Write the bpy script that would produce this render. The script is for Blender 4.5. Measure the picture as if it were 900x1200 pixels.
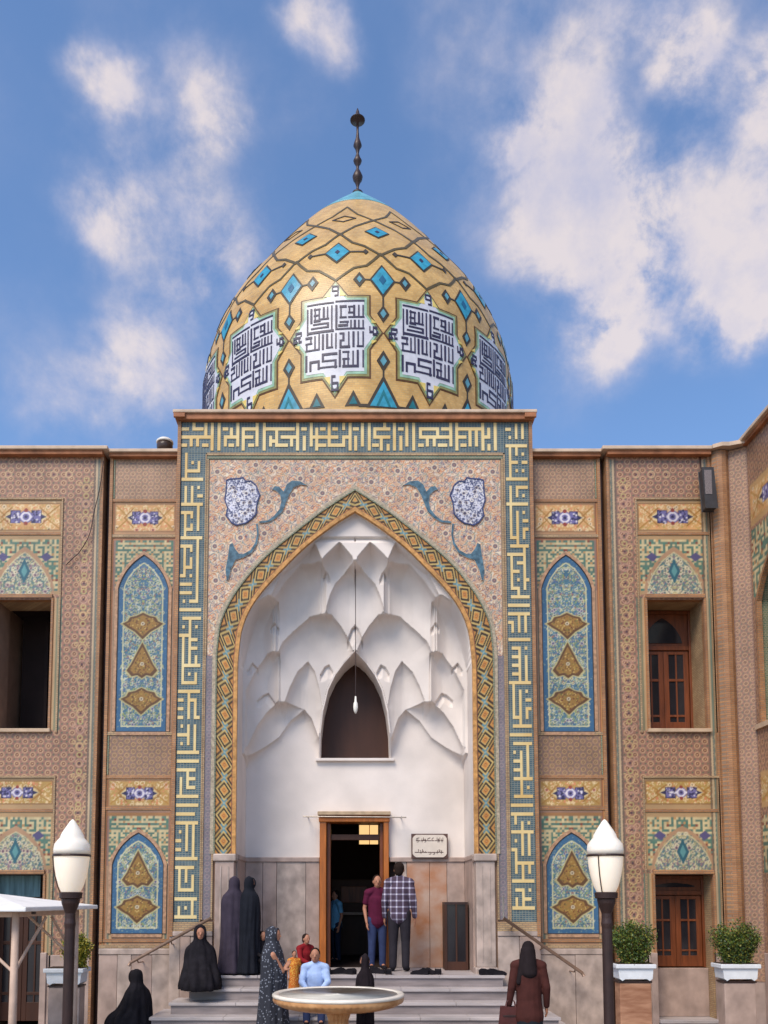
import bpy, bmesh, math, random
import numpy as np
from mathutils import Vector, Matrix
random.seed(7); RNG = np.random.RandomState(11)
for o in list(bpy.data.objects): bpy.data.objects.remove(o)
S = bpy.context.scene
COL = S.collection
R = math.radians

def lin(r, g, b, k=1.0):
    f = lambda c: ((c/255)/12.92 if c/255 <= .04045 else ((c/255+.055)/1.055)**2.4)*k
    return (f(r), f(g), f(b))

# ------------------------------------------------------------------ camera
TH = R(4.6); CX, CY, EZ, CYW = 416.0, 972.0, 2.2, -13.5
cam = bpy.data.cameras.new('camera'); camo = bpy.data.objects.new('camera', cam); COL.objects.link(camo)
camo.location = (0, CYW, EZ); camo.rotation_euler = (R(90)+TH, 0, 0)
cam.sensor_fit = 'VERTICAL'; cam.sensor_height = 36; cam.lens = 30
cam.shift_x = (450-CX)/1200; cam.shift_y = (CY-600)/1200
cam.clip_end = 2000; S.camera = camo
S.render.resolution_x = 768; S.render.resolution_y = 1024

def ray(px, py):
    u = (px-CX)/1000; v = (CY-py)/1000
    return u, math.cos(TH)-v*math.sin(TH), math.sin(TH)+v*math.cos(TH)
def at(px, py, Y):                      # point of the plane y = Y seen at a photo pixel
    u, dy, dz = ray(px, py); k = (Y-CYW)/dy
    return (u*k, EZ+dz*k)

# ------------------------------------------------------------------ light
SUN_EL, SUN_AZ = R(49), R(-150)         # azimuth measured from +Y towards +X; the sun stands behind the camera, veiled by thin cloud
sdir = Vector((math.sin(SUN_AZ)*math.cos(SUN_EL), math.cos(SUN_AZ)*math.cos(SUN_EL), math.sin(SUN_EL)))
sl = bpy.data.lights.new('sun', 'SUN'); sl.energy = 3.35; sl.angle = R(28); sl.color = (1, .89, .74)
so = bpy.data.objects.new('sun', sl); COL.objects.link(so); so.location = sdir*60
so.rotation_euler = sdir.to_track_quat('Z', 'Y').to_euler()
S.view_settings.view_transform = 'Standard'; S.view_settings.look = 'None'
S.view_settings.exposure = -0.04; S.view_settings.gamma = 1
W = bpy.data.worlds.new("World"); S.world = W; W.use_nodes = True
nt = W.node_tree; nt.nodes.clear()
def N(t, kind, **kw):
    n = t.nodes.new(kind)
    for k, v in kw.items(): setattr(n, k, v)
    return n
def build_world():
    out = N(nt, 'ShaderNodeOutputWorld'); sky = N(nt, 'ShaderNodeTexSky', sky_type='NISHITA')
    sky.sun_disc = False; sky.sun_elevation = SUN_EL; sky.sun_rotation = SUN_AZ
    sky.air_density = 1.0; sky.dust_density = .8; sky.ozone_density = 1.6
    b1 = N(nt, 'ShaderNodeBackground'); b1.inputs[1].default_value = .15
    tint = N(nt, 'ShaderNodeMix', data_type='RGBA', blend_type='MULTIPLY'); tint.inputs[0].default_value = 1
    tint.inputs[7].default_value = (1.12, 1.31, 1.5, 1)
    nt.links.new(sky.outputs[0], tint.inputs[6]); nt.links.new(tint.outputs[2], b1.inputs[0])
    tc = N(nt, 'ShaderNodeTexCoord')
    nz = N(nt, 'ShaderNodeTexNoise'); nz.inputs['Scale'].default_value = 5; nz.inputs['Detail'].default_value = 6
    nz.inputs['Roughness'].default_value = .6
    nt.links.new(tc.outputs['Generated'], nz.inputs['Vector'])
    sub = N(nt, 'ShaderNodeVectorMath', operation='SUBTRACT'); sub.inputs[1].default_value = (.5, .5, .5)
    nt.links.new(nz.outputs['Color'], sub.inputs[0])
    sc = N(nt, 'ShaderNodeVectorMath', operation='SCALE'); sc.inputs['Scale'].default_value = .13
    nt.links.new(sub.outputs[0], sc.inputs[0])
    ad = N(nt, 'ShaderNodeVectorMath', operation='ADD')
    nt.links.new(tc.outputs['Generated'], ad.inputs[0]); nt.links.new(sc.outputs[0], ad.inputs[1])
    # cumulus masses: (photo px, py, radius px, weight)
    blobs = [(140, 90, 38, .8), (125, 120, 45, .7), (228, 120, 55, .8), (250, 150, 40, .45), (190, 200, 60, .5), (120, 235, 55, .75), (100, 270, 40, .5),
             (240, 270, 65, .5), (270, 320, 60, .8), (200, 330, 60, .35), (165, 420, 55, .5), (100, 480, 60, .45), (200, 480, 80, .6), (60, 500, 60, .3),
             (380, 18, 45, .85), (350, 5, 35, .5), (400, 50, 40, .35), (345, 140, 60, .2),
             (585, 168, 34, 1.2), (632, 100, 55, .5), (680, 135, 32, .8), (655, 205, 70, 1.0), (670, 280, 80, 1.05), (690, 350, 70, 1.05),
             (725, 400, 55, .9), (745, 260, 80, .6), (770, 320, 75, .7), (800, 90, 50, 1.15), (795, 30, 55, .9), (720, 20, 60, .5), (700, 60, 60, .35),
             (855, 320, 70, 1.1), (845, 375, 50, .95), (895, 310, 60, 1.1), (890, 120, 45, .8), (760, 220, 45, .6), (855, 200, 80, .5),
             (680, 450, 60, .35), (560, 250, 70, .25), (540, 110, 60, .25), (980, 200, 120, .8), (1050, 380, 120, .6), (-90, 380, 110, .5), (-120, 60, 120, .6), (185, 250, 150, .3), (150, 420, 130, .3), (730, 200, 220, .3), (560, 200, 100, .25), (330, 60, 110, .18), (880, 60, 90, .4), (600, -120, 140, .8), (150, -140, 120, .6)]
    acc = None
    for (px, py, r, w) in blobs:
        c = Vector(ray(px, py)).normalized(); L = Vector(ray(px, py)).length
        d = N(nt, 'ShaderNodeVectorMath', operation='DISTANCE'); d.inputs[1].default_value = c
        nt.links.new(ad.outputs[0], d.inputs[0])
        m = N(nt, 'ShaderNodeMapRange', interpolation_type='SMOOTHSTEP')
        m.inputs['From Min'].default_value = 0; m.inputs['From Max'].default_value = r/1000/L*1.55
        m.inputs['To Min'].default_value = w*.86; m.inputs['To Max'].default_value = 0
        nt.links.new(d.outputs['Value'], m.inputs['Value'])
        if acc is None: acc = m.outputs[0]
        else:
            a = N(nt, 'ShaderNodeMath', operation='ADD'); nt.links.new(acc, a.inputs[0]); nt.links.new(m.outputs[0], a.inputs[1]); acc = a.outputs[0]
    # scattered clouds over the rest of the sky (behind and beside the camera)
    g = N(nt, 'ShaderNodeTexNoise'); g.inputs['Scale'].default_value = 2.2; g.inputs['Detail'].default_value = 4
    nt.links.new(tc.outputs['Generated'], g.inputs['Vector'])
    gm = N(nt, 'ShaderNodeMapRange', interpolation_type='SMOOTHSTEP'); gm.inputs['From Min'].default_value = .5; gm.inputs['From Max'].default_value = .68
    nt.links.new(g.outputs[0], gm.inputs['Value'])
    sx = N(nt, 'ShaderNodeSeparateXYZ'); nt.links.new(tc.outputs['Generated'], sx.inputs[0])
    bk = N(nt, 'ShaderNodeMapRange'); bk.inputs['From Min'].default_value = .55; bk.inputs['From Max'].default_value = .1
    nt.links.new(sx.outputs['Y'], bk.inputs['Value'])
    gb = N(nt, 'ShaderNodeMath', operation='MULTIPLY'); nt.links.new(gm.outputs[0], gb.inputs[0]); nt.links.new(bk.outputs[0], gb.inputs[1])
    a = N(nt, 'ShaderNodeMath', operation='ADD'); nt.links.new(acc, a.inputs[0]); nt.links.new(gb.outputs[0], a.inputs[1]); acc = a.outputs[0]
    fb = N(nt, 'ShaderNodeTexNoise'); fb.inputs['Scale'].default_value = 10; fb.inputs['Detail'].default_value = 9; fb.inputs['Roughness'].default_value = .62
    fb.inputs['Distortion'].default_value = .15
    nt.links.new(tc.outputs['Generated'], fb.inputs['Vector'])
    fm = N(nt, 'ShaderNodeMapRange'); fm.inputs['From Min'].default_value = .3; fm.inputs['From Max'].default_value = .7
    fm.inputs['To Min'].default_value = .2; fm.inputs['To Max'].default_value = 1.25
    nt.links.new(fb.outputs[0], fm.inputs['Value'])
    mu = N(nt, 'ShaderNodeMath', operation='MULTIPLY', use_clamp=True); nt.links.new(acc, mu.inputs[0]); nt.links.new(fm.outputs[0], mu.inputs[1])
    mk = N(nt, 'ShaderNodeMapRange', interpolation_type='SMOOTHSTEP'); mk.inputs['From Min'].default_value = .0; mk.inputs['From Max'].default_value = 1.0
    mk.inputs['To Max'].default_value = .8
    nt.links.new(mu.outputs[0], mk.inputs['Value'])
    b2 = N(nt, 'ShaderNodeBackground'); b2.inputs[1].default_value = 1.0
    cc = N(nt, 'ShaderNodeTexNoise'); cc.inputs['Scale'].default_value = 16; cc.inputs['Detail'].default_value = 8; cc.inputs['Roughness'].default_value = .6
    nt.links.new(tc.outputs['Generated'], cc.inputs['Vector'])
    cm = N(nt, 'ShaderNodeMath', operation='MULTIPLY_ADD'); nt.links.new(mk.outputs[0], cm.inputs[0]); cm.inputs[1].default_value = .55; nt.links.new(cc.outputs[0], cm.inputs[2])
    cr = N(nt, 'ShaderNodeValToRGB'); cr.color_ramp.elements[0].position = .42; cr.color_ramp.elements[1].position = 1.0
    cr.color_ramp.elements[0].color = (*lin(186, 194, 226), 1); cr.color_ramp.elements[1].color = (*lin(250, 236, 232), 1); e = cr.color_ramp.elements.new(.72); e.color = (*lin(216, 212, 228), 1)
    nt.links.new(cm.outputs[0], cr.inputs[0]); nt.links.new(cr.outputs[0], b2.inputs[0])
    ms = N(nt, 'ShaderNodeMixShader'); nt.links.new(mk.outputs[0], ms.inputs[0]); nt.links.new(b1.outputs[0], ms.inputs[1]); nt.links.new(b2.outputs[0], ms.inputs[2])
    nt.links.new(ms.outputs[0], out.inputs[0])
build_world()

# ------------------------------------------------------------------ helpers
MATS = {}
def mat(name, rgb, rough=.6, var=.12, scale=6, bump=.15, bscale=60, spec=.3, emit=None, metal=0, stretch=None, col2=None):
    if name in MATS: return MATS[name]
    m = bpy.data.materials.new(name); m.use_nodes = True; t = m.node_tree; p = t.nodes['Principled BSDF']
    p.inputs['Roughness'].default_value = rough; p.inputs['Specular IOR Level'].default_value = spec; p.inputs['Metallic'].default_value = metal
    tc = N(t, 'ShaderNodeTexCoord'); mp = N(t, 'ShaderNodeMapping'); mp.inputs['Scale'].default_value = stretch or (1, 1, 1)
    t.links.new(tc.outputs['Object'], mp.inputs[0])
    nz = N(t, 'ShaderNodeTexNoise'); nz.inputs['Scale'].default_value = scale; nz.inputs['Detail'].default_value = 5
    t.links.new(mp.outputs[0], nz.inputs['Vector'])
    cr = N(t, 'ShaderNodeValToRGB'); c2 = col2 or tuple(c*(1-var*2) for c in rgb)
    cr.color_ramp.elements[0].position = .3; cr.color_ramp.elements[1].position = .7
    cr.color_ramp.elements[0].color = (*c2, 1); cr.color_ramp.elements[1].color = (*[min(1, c*(1+var)) for c in rgb], 1)
    t.links.new(nz.outputs[0], cr.inputs[0]); t.links.new(cr.outputs[0], p.inputs['Base Color'])
    if bump:
        n2 = N(t, 'ShaderNodeTexNoise'); n2.inputs['Scale'].default_value = bscale; n2.inputs['Detail'].default_value = 3
        t.links.new(mp.outputs[0], n2.inputs['Vector'])
        b = N(t, 'ShaderNodeBump'); b.inputs['Strength'].default_value = bump; b.inputs['Distance'].default_value = .01
        t.links.new(n2.outputs[0], b.inputs['Height']); t.links.new(b.outputs[0], p.inputs['Normal'])
    if emit:
        p.inputs['Emission Color'].default_value = (*emit[:3], 1); p.inputs['Emission Strength'].default_value = emit[3]
    MATS[name] = m; return m

def brickmat(name, c1, c2, mortar, bw=.11, bh=.035, ms=.006, rough=.55, axis='X', offset=.5):
    if name in MATS: return MATS[name]
    m = bpy.data.materials.new(name); m.use_nodes = True; t = m.node_tree; p = t.nodes['Principled BSDF']
    p.inputs['Roughness'].default_value = rough; p.inputs['Specular IOR Level'].default_value = .35
    tc = N(t, 'ShaderNodeTexCoord'); sp = N(t, 'ShaderNodeSeparateXYZ'); t.links.new(tc.outputs['Object'], sp.inputs[0])
    a = N(t, 'ShaderNodeMath', operation='ADD'); t.links.new(sp.outputs['X'], a.inputs[0]); t.links.new(sp.outputs['Y'], a.inputs[1])
    cb = N(t, 'ShaderNodeCombineXYZ')
    t.links.new(a.outputs[0], cb.inputs['X']); t.links.new(sp.outputs['Z'], cb.inputs['Y'])
    br = N(t, 'ShaderNodeTexBrick'); br.offset = offset
    br.inputs['Scale'].default_value = 1; br.inputs['Brick Width'].default_value = bw; br.inputs['Row Height'].default_value = bh
    br.inputs['Mortar Size'].default_value = ms; br.inputs['Mortar Smooth'].default_value = .3
    br.inputs['Color1'].default_value = (*c1, 1); br.inputs['Color2'].default_value = (*c2, 1); br.inputs['Mortar'].default_value = (*mortar, 1)
    t.links.new(cb.outputs[0], br.inputs['Vector'])
    nz = N(t, 'ShaderNodeTexNoise'); nz.inputs['Scale'].default_value = 3; nz.inputs['Detail'].default_value = 6; t.links.new(tc.outputs['Object'], nz.inputs['Vector'])
    mr = N(t, 'ShaderNodeMapRange'); mr.inputs['From Min'].default_value = .3; mr.inputs['From Max'].default_value = .7; mr.inputs['To Min'].default_value = .74; mr.inputs['To Max'].default_value = 1.12
    t.links.new(nz.outputs[0], mr.inputs['Value'])
    mx = N(t, 'ShaderNodeVectorMath', operation='SCALE'); t.links.new(br.outputs['Color'], mx.inputs[0]); t.links.new(mr.outputs[0], mx.inputs['Scale'])
    t.links.new(mx.outputs[0], p.inputs['Base Color'])
    b = N(t, 'ShaderNodeBump'); b.inputs['Strength'].default_value = .5; b.inputs['Distance'].default_value = .006; b.invert = True
    t.links.new(br.outputs['Fac'], b.inputs['Height']); t.links.new(b.outputs[0], p.inputs['Normal'])
    MATS[name] = m; return m

def mosaic_mat():
    m = bpy.data.materials.new('glazed_mosaic'); m.use_nodes = True; t = m.node_tree; p = t.nodes['Principled BSDF']
    p.inputs['Roughness'].default_value = .38; p.inputs['Specular IOR Level'].default_value = .3
    at_ = N(t, 'ShaderNodeAttribute', attribute_name='tile')
    tc = N(t, 'ShaderNodeTexCoord')
    nz = N(t, 'ShaderNodeTexNoise'); nz.inputs['Scale'].default_value = 1.7; nz.inputs['Detail'].default_value = 8; t.links.new(tc.outputs['Object'], nz.inputs['Vector'])
    mr = N(t, 'ShaderNodeMapRange'); mr.inputs['From Min'].default_value = .3; mr.inputs['From Max'].default_value = .7; mr.inputs['To Min'].default_value = .74; mr.inputs['To Max'].default_value = 1.0
    t.links.new(nz.outputs[0], mr.inputs['Value'])
    mx = N(t, 'ShaderNodeVectorMath', operation='SCALE'); t.links.new(at_.outputs['Color'], mx.inputs[0]); t.links.new(mr.outputs[0], mx.inputs['Scale'])
    t.links.new(mx.outputs[0], p.inputs['Base Color'])
    v = N(t, 'ShaderNodeTexVoronoi'); v.inputs['Scale'].default_value = 38; t.links.new(tc.outputs['Object'], v.inputs['Vector'])
    b = N(t, 'ShaderNodeBump'); b.inputs['Strength'].default_value = .22; b.inputs['Distance'].default_value = .006
    t.links.new(v.outputs['Distance'], b.inputs['Height']); t.links.new(b.outputs[0], p.inputs['Normal'])
    return m
MOSAIC = mosaic_mat()

def link(o, parent=None, world=True):
    """world: the mesh is given in world coordinates (its thing is not rotated)"""
    COL.objects.link(o)
    if parent is not None:
        o.parent = parent
        if world and parent.parent is None: o.location = -parent.location
    return o
def mk(name, V, F, m, parent=None, smooth=False, world=True, colors=None, kind=None, label=None):
    me = bpy.data.meshes.new(name)
    if isinstance(V, np.ndarray) and isinstance(F, np.ndarray):
        me.vertices.add(len(V)); me.vertices.foreach_set('co', V.astype(np.float32).ravel())
        nf = len(F); k = F.shape[1]
        me.loops.add(nf*k); me.loops.foreach_set('vertex_index', F.astype(np.int32).ravel())
        me.polygons.add(nf); me.polygons.foreach_set('loop_start', np.arange(0, nf*k, k, dtype=np.int32)); me.polygons.foreach_set('loop_total', np.full(nf, k, dtype=np.int32))
        me.update(calc_edges=True)
    else:
        me.from_pydata([tuple(map(float, v)) for v in V], [], [tuple(int(i) for i in f) for f in F])
    if smooth: me.polygons.foreach_set('use_smooth', [True]*len(me.polygons))
    if colors is not None:
        a = me.color_attributes.new('tile', 'FLOAT_COLOR', 'POINT')
        c = np.ones((len(V), 4), np.float32); c[:, :3] = colors; a.data.foreach_set('color', c.ravel())
    me.materials.append(m)
    o = bpy.data.objects.new(name, me)
    link(o, parent, world)
    if kind: o['kind'] = kind
    if label: o['label'] = label
    return o
def thing(name, label, cat, loc=(0, 0, 0), rz=0, group=None):
    o = bpy.data.objects.new(name, None); COL.objects.link(o); o.location = loc; o.rotation_euler = (0, 0, rz); o.empty_display_size = .1
    o['label'] = label; o['category'] = cat
    if group: o['group'] = group
    return o
def tag(o, label, cat, group=None):
    o['label'] = label; o['category'] = cat
    if group: o['group'] = group
    return o
def bev(o, w=.01, s=2):
    b = o.modifiers.new('bevel', 'BEVEL'); b.width = w; b.segments = s; b.limit_method = 'ANGLE'; return o

class G:
    """collects geometry for one mesh"""
    def __init__(s): s.V = []; s.F = []
    def box(s, x0, x1, y0, y1, z0, z1):
        n = len(s.V)
        s.V += [(x0, y0, z0), (x1, y0, z0), (x1, y1, z0), (x0, y1, z0), (x0, y0, z1), (x1, y0, z1), (x1, y1, z1), (x0, y1, z1)]
        s.F += [(n, n+3, n+2, n+1), (n+4, n+5, n+6, n+7), (n, n+1, n+5, n+4), (n+1, n+2, n+6, n+5), (n+2, n+3, n+7, n+6), (n+3, n, n+4, n+7)]
        return s
    def prism(s, pts, y0, y1):                       # polygon in x,z extruded along y
        n = len(s.V); k = len(pts)
        s.V += [(x, y0, z) for x, z in pts]+[(x, y1, z) for x, z in pts]
        s.F += [tuple(range(n, n+k)), tuple(range(n+2*k-1, n+k-1, -1))]
        for i in range(k): j = (i+1) % k; s.F.append((n+i, n+j, n+k+j, n+k+i))
        return s
    def slab(s, pts, z0, z1):                        # polygon in x,y extruded up
        n = len(s.V); k = len(pts)
        s.V += [(x, y, z0) for x, y in pts]+[(x, y, z1) for x, y in pts]
        s.F += [tuple(range(n+k-1, n-1, -1)), tuple(range(n+k, n+2*k))]
        for i in range(k): j = (i+1) % k; s.F.append((n+i, n+j, n+k+j, n+k+i))
        return s
    def lathe(s, prof, c=(0, 0, 0), seg=24, caps=True, sx=1, sy=1):      # prof: (r, z)
        n = len(s.V)
        for r, z in prof:
            for i in range(seg):
                a = 2*math.pi*i/seg; s.V.append((c[0]+r*math.cos(a)*sx, c[1]+r*math.sin(a)*sy, c[2]+z))
        for k in range(len(prof)-1):
            for i in range(seg):
                j = (i+1) % seg; s.F.append((n+k*seg+i, n+k*seg+j, n+(k+1)*seg+j, n+(k+1)*seg+i))
        if caps: s.F.append(tuple(range(n+seg-1, n-1, -1))); s.F.append(tuple(range(n+(len(prof)-1)*seg, n+len(prof)*seg)))
        return s
    def tube(s, pts, r, seg=8, r1=None):
        n = len(s.V); P = [Vector(p) for p in pts]; K = len(P)
        for i, p in enumerate(P):
            d = (P[min(i+1, K-1)]-P[max(i-1, 0)]).normalized()
            a = d.cross(Vector((0, 0, 1)));  a = a.normalized() if a.length > 1e-4 else Vector((1, 0, 0)); b = d.cross(a)
            rr = r if r1 is None else r+(r1-r)*i/(K-1)
            for k in range(seg):
                t = 2*math.pi*k/seg; s.V.append(tuple(p+a*rr*math.cos(t)+b*rr*math.sin(t)))
        for i in range(K-1):
            for k in range(seg):
                j = (k+1) % seg; s.F.append((n+i*seg+k, n+i*seg+j, n+(i+1)*seg+j, n+(i+1)*seg+k))
        s.F.append(tuple(range(n, n+seg))); s.F.append(tuple(range(n+K*seg-1, n+(K-1)*seg-1, -1)))
        return s
    def mk(s, name, m, parent=None, **k): return mk(name, s.V, s.F, m, parent, **k)

# painting on a fine tile raster ------------------------------------------------
class Cv:
    def __init__(s, x0, x1, z0, z1, cell=.0135, ss=2, base=(.3, .3, .3)):
        s.x0, s.x1, s.z0, s.z1 = x0, x1, z0, z1
        s.nx = max(2, int(round((x1-x0)/cell))); s.nz = max(2, int(round((z1-z0)/cell))); s.ss = ss
        s.W = s.nx*ss; s.H = s.nz*ss
        s.xs = x0+(np.arange(s.W)+.5)/s.W*(x1-x0); s.zs = z0+(np.arange(s.H)+.5)/s.H*(z1-z0)
        s.X, s.Z = np.meshgrid(s.xs, s.zs); s.img = np.empty((s.H, s.W, 3), np.float32); s.img[:] = base
        s.dx = (x1-x0)/s.W; s.dz = (z1-z0)/s.H
    def win(s, xa, xb, za, zb):
        i0 = max(0, int((xa-s.x0)/s.dx)); i1 = min(s.W, int((xb-s.x0)/s.dx)+2); j0 = max(0, int((za-s.z0)/s.dz)); j1 = min(s.H, int((zb-s.z0)/s.dz)+2)
        return slice(j0, j1), slice(i0, i1)
    def put(s, sl, m, c): v = s.img[sl]; v[m] = c
    def rect(s, xa, xb, za, zb, c):
        sl = s.win(xa, xb, za, zb)
        if s.X[sl].size: s.put(sl, (s.X[sl] >= xa) & (s.X[sl] < xb) & (s.Z[sl] >= za) & (s.Z[sl] < zb), c)
    def frame(s, xa, xb, za, zb, w, c):
        s.rect(xa, xb, za, za+w, c); s.rect(xa, xb, zb-w, zb, c); s.rect(xa, xa+w, za, zb, c); s.rect(xb-w, xb, za, zb, c)
    def disc(s, x, z, r, c, rz=None):
        rz = rz or r; sl = s.win(x-r, x+r, z-rz, z+rz)
        if s.X[sl].size: s.put(sl, ((s.X[sl]-x)/r)**2+((s.Z[sl]-z)/rz)**2 < 1, c)
    def ring(s, x, z, r, w, c):
        sl = s.win(x-r-w, x+r+w, z-r-w, z+r+w)
        if s.X[sl].size: s.put(sl, np.abs(np.hypot(s.X[sl]-x, s.Z[sl]-z)-r) < w/2, c)
    def line(s, pts, w, c):
        for (xa, za), (xb, zb) in zip(pts[:-1], pts[1:]):
            sl = s.win(min(xa, xb)-w, max(xa, xb)+w, min(za, zb)-w, max(za, zb)+w)
            if not s.X[sl].size: continue
            dx, dz = xb-xa, zb-za; L2 = dx*dx+dz*dz+1e-12
            t = np.clip(((s.X[sl]-xa)*dx+(s.Z[sl]-za)*dz)/L2, 0, 1)
            s.put(sl, np.hypot(s.X[sl]-xa-t*dx, s.Z[sl]-za-t*dz) < w/2, c)
    def poly(s, pts, c):
        xs = [p[0] for p in pts]; zs = [p[1] for p in pts]; sl = s.win(min(xs), max(xs), min(zs), max(zs))
        if s.X[sl].size: s.put(sl, inpoly(s.X[sl], s.Z[sl], pts), c)
    def small(s):
        return s.img.reshape(s.nz, s.ss, s.nx, s.ss, 3).mean(axis=(1, 3))
def inpoly(X, Z, pts):
    m = np.zeros(X.shape, bool); k = len(pts)
    for i in range(k):
        x1, z1 = pts[i]; x2, z2 = pts[(i+1) % k]
        if z1 == z2: continue
        c = ((Z < z1) != (Z < z2)) & (X < (x2-x1)*(Z-z1)/(z2-z1)+x1); m ^= c
    return m
def polydist(X, Z, pts):
    d = np.full(X.shape, 1e9)
    for (xa, za), (xb, zb) in zip(pts[:-1], pts[1:]):
        dx, dz = xb-xa, zb-za; t = np.clip(((X-xa)*dx+(Z-za)*dz)/(dx*dx+dz*dz+1e-12), 0, 1)
        d = np.minimum(d, np.hypot(X-xa-t*dx, Z-za-t*dz))
    return d
def mosaic(name, cv, f, parent, holes=(), keep=None, label=None, m=None):
    """turn a painted raster into a mesh of small tiles; f maps (x, z) arrays to world points"""
    c = cv.small(); nz, nx = c.shape[:2]
    # vertex grid stretched so that its rim lies on the panel's rim
    xs = cv.x0+np.arange(nx)/(nx-1)*(cv.x1-cv.x0); zs = cv.z0+np.arange(nz)/(nz-1)*(cv.z1-cv.z0)
    X, Z = np.meshgrid(xs, zs); P = f(X, Z).reshape(-1, 3)
    idx = np.arange(nx*nz).reshape(nz, nx)
    q = np.stack([idx[:-1, :-1], idx[:-1, 1:], idx[1:, 1:], idx[1:, :-1]], -1).reshape(-1, 4)
    Xc = (X[:-1, :-1]+X[1:, 1:]).ravel()/2; Zc = (Z[:-1, :-1]+Z[1:, 1:]).ravel()/2
    k = np.ones(len(q), bool)
    for h in holes: k &= ~((Xc > h[0]) & (Xc < h[1]) & (Zc > h[2]) & (Zc < h[3]))
    if keep is not None: k &= keep(Xc, Zc)
    q = q[k]; used = np.unique(q); rm = np.zeros(nx*nz, np.int64); rm[used] = np.arange(len(used))
    return mk(name, P[used], rm[q], m or MOSAIC, parent, colors=c.reshape(-1, 3)[used], label=label)
def flat(Y): return lambda X, Z: np.stack([X, np.full_like(X, Y), Z], -1)
def thin(b):
    """cells to strokes three quarters of a cell wide, joined where cells touch"""
    h, w = b.shape; o = np.zeros((h*4, w*4), bool)
    for j in range(h):
        for i in range(w):
            if b[j, i]:
                o[4*j:4*j+3, 4*i:4*i+3] = 1
                if i+1 < w and b[j, i+1]: o[4*j:4*j+3, 4*i+3] = 1
                if j+1 < h and b[j+1, i]: o[4*j+3, 4*i:4*i+3] = 1
    return o
def pieces(B):
    B = B.copy(); h, w = B.shape; out = []
    for j in range(h):
        for i in range(w):
            if B[j, i]:
                st = [(j, i)]; B[j, i] = 0; c = np.zeros_like(B)
                while st:
                    a, b = st.pop(); c[a, b] = 1
                    for p, q in ((a+1, b), (a-1, b), (a, b+1), (a, b-1)):
                        if 0 <= p < h and 0 <= q < w and B[p, q]: B[p, q] = 0; st.append((p, q))
                if c.sum() > 4: out.append(c)
    return out
def relief(name, B, f, m, parent, d0=.0, d1=.008, label=None):
    for c in pieces(B.astype(bool)): relief1(name, c, f, m, parent, d0, d1)
def relief1(name, B, f, m, parent, d0=.0, d1=.008, label=None):
    """raised strokes from a bitmap (row 0 = top). f(u, v, off): u 0..1, v 0..1 upward"""
    B = B.astype(bool); h, w = B.shape; V = {}; Vl = []; F = []
    def vi(i, j, o):
        k = (i, j, o)
        if k not in V: V[k] = len(Vl); Vl.append(f(i/w, 1-j/h, d1 if o else d0))
        return V[k]
    for j in range(h):
        for i in np.where(B[j])[0]:
            F.append((vi(i, j+1, 1), vi(i+1, j+1, 1), vi(i+1, j, 1), vi(i, j, 1)))
            if i == 0 or not B[j, i-1]: F.append((vi(i, j+1, 0), vi(i, j+1, 1), vi(i, j, 1), vi(i, j, 0)))
            if i == w-1 or not B[j, i+1]: F.append((vi(i+1, j+1, 1), vi(i+1, j+1, 0), vi(i+1, j, 0), vi(i+1, j, 1)))
            if j == 0 or not B[j-1, i]: F.append((vi(i, j, 1), vi(i+1, j, 1), vi(i+1, j, 0), vi(i, j, 0)))
            if j == h-1 or not B[j+1, i]: F.append((vi(i, j+1, 0), vi(i+1, j+1, 0), vi(i+1, j+1, 1), vi(i, j+1, 1)))
    return mk(name, Vl, F, m, parent, label=label)
def catmull(P, n=8):
    P = [np.array(p, float) for p in P]; Q = [P[0]*2-P[1]]+P+[P[-1]*2-P[-2]]; out = []
    for i in range(1, len(Q)-2):
        a, b, c, d = Q[i-1:i+3]
        for k in range(n):
            t = k/n; out.append(.5*((2*b)+(-a+c)*t+(2*a-5*b+4*c-d)*t*t+(-a+3*b-3*c+d)*t**3))
    out.append(P[-1]); return np.array(out)

# ------------------------------------------------------------------ materials
M_stone = mat('pink_marble', lin(174, 150, 138), .42, .16, 4.5, .12, 40, .4, stretch=(1, 1, .8))
M_stone2 = mat('veined_marble', lin(182, 162, 150), .4, .2, 5, .1, 40, .4, stretch=(1, 1, .75))
M_stone3 = mat('rust_stained_marble', lin(178, 152, 136), .45, .1, 3.2, .12, 40, .4, stretch=(1, 1, 1.2), col2=lin(170, 112, 74))
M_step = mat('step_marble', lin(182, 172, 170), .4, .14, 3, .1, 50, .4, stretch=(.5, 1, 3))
M_plaster = mat('white_plaster', lin(226, 214, 206), .75, .09, 1.1, .12, 30, .2)
M_orange = brickmat('orange_brick', lin(178, 128, 86), lin(160, 110, 74), lin(142, 116, 94), .11, .034, .005)
M_tan = brickmat('tan_brick', lin(188, 158, 118), lin(170, 136, 100), lin(140, 120, 100), .09, .03, .005)
M_green = brickmat('green_glazed_strip', lin(92, 116, 98), lin(120, 130, 100), lin(150, 140, 116), .05, .03, .006, .3)
M_red = brickmat('red_brick_strip', lin(160, 98, 66), lin(140, 80, 56), lin(120, 92, 76), .11, .034, .005)
M_cornice = mat('cornice_terracotta', lin(168, 108, 72), .6, .2, 5, .3, 40, .3)
M_cap = mat('cornice_cap_stone', lin(206, 180, 156), .7, .1, 5, .2, 40)
M_teal = brickmat('teal_glazed_ground', lin(82, 106, 112), lin(60, 84, 98), lin(126, 130, 122), .048, .033, .006, .3, offset=0)
M_yellow = mat('yellow_glazed_strokes', lin(224, 204, 152), .3, .1, 1.2, .1, 60, .4, col2=lin(206, 168, 100))
M_body = mat('wall_core', lin(150, 120, 100), .8, .1, 4, .2, 30)
M_dark = mat('dark_interior', lin(44, 32, 30), .8, .1, 3, .1, 20)
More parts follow.
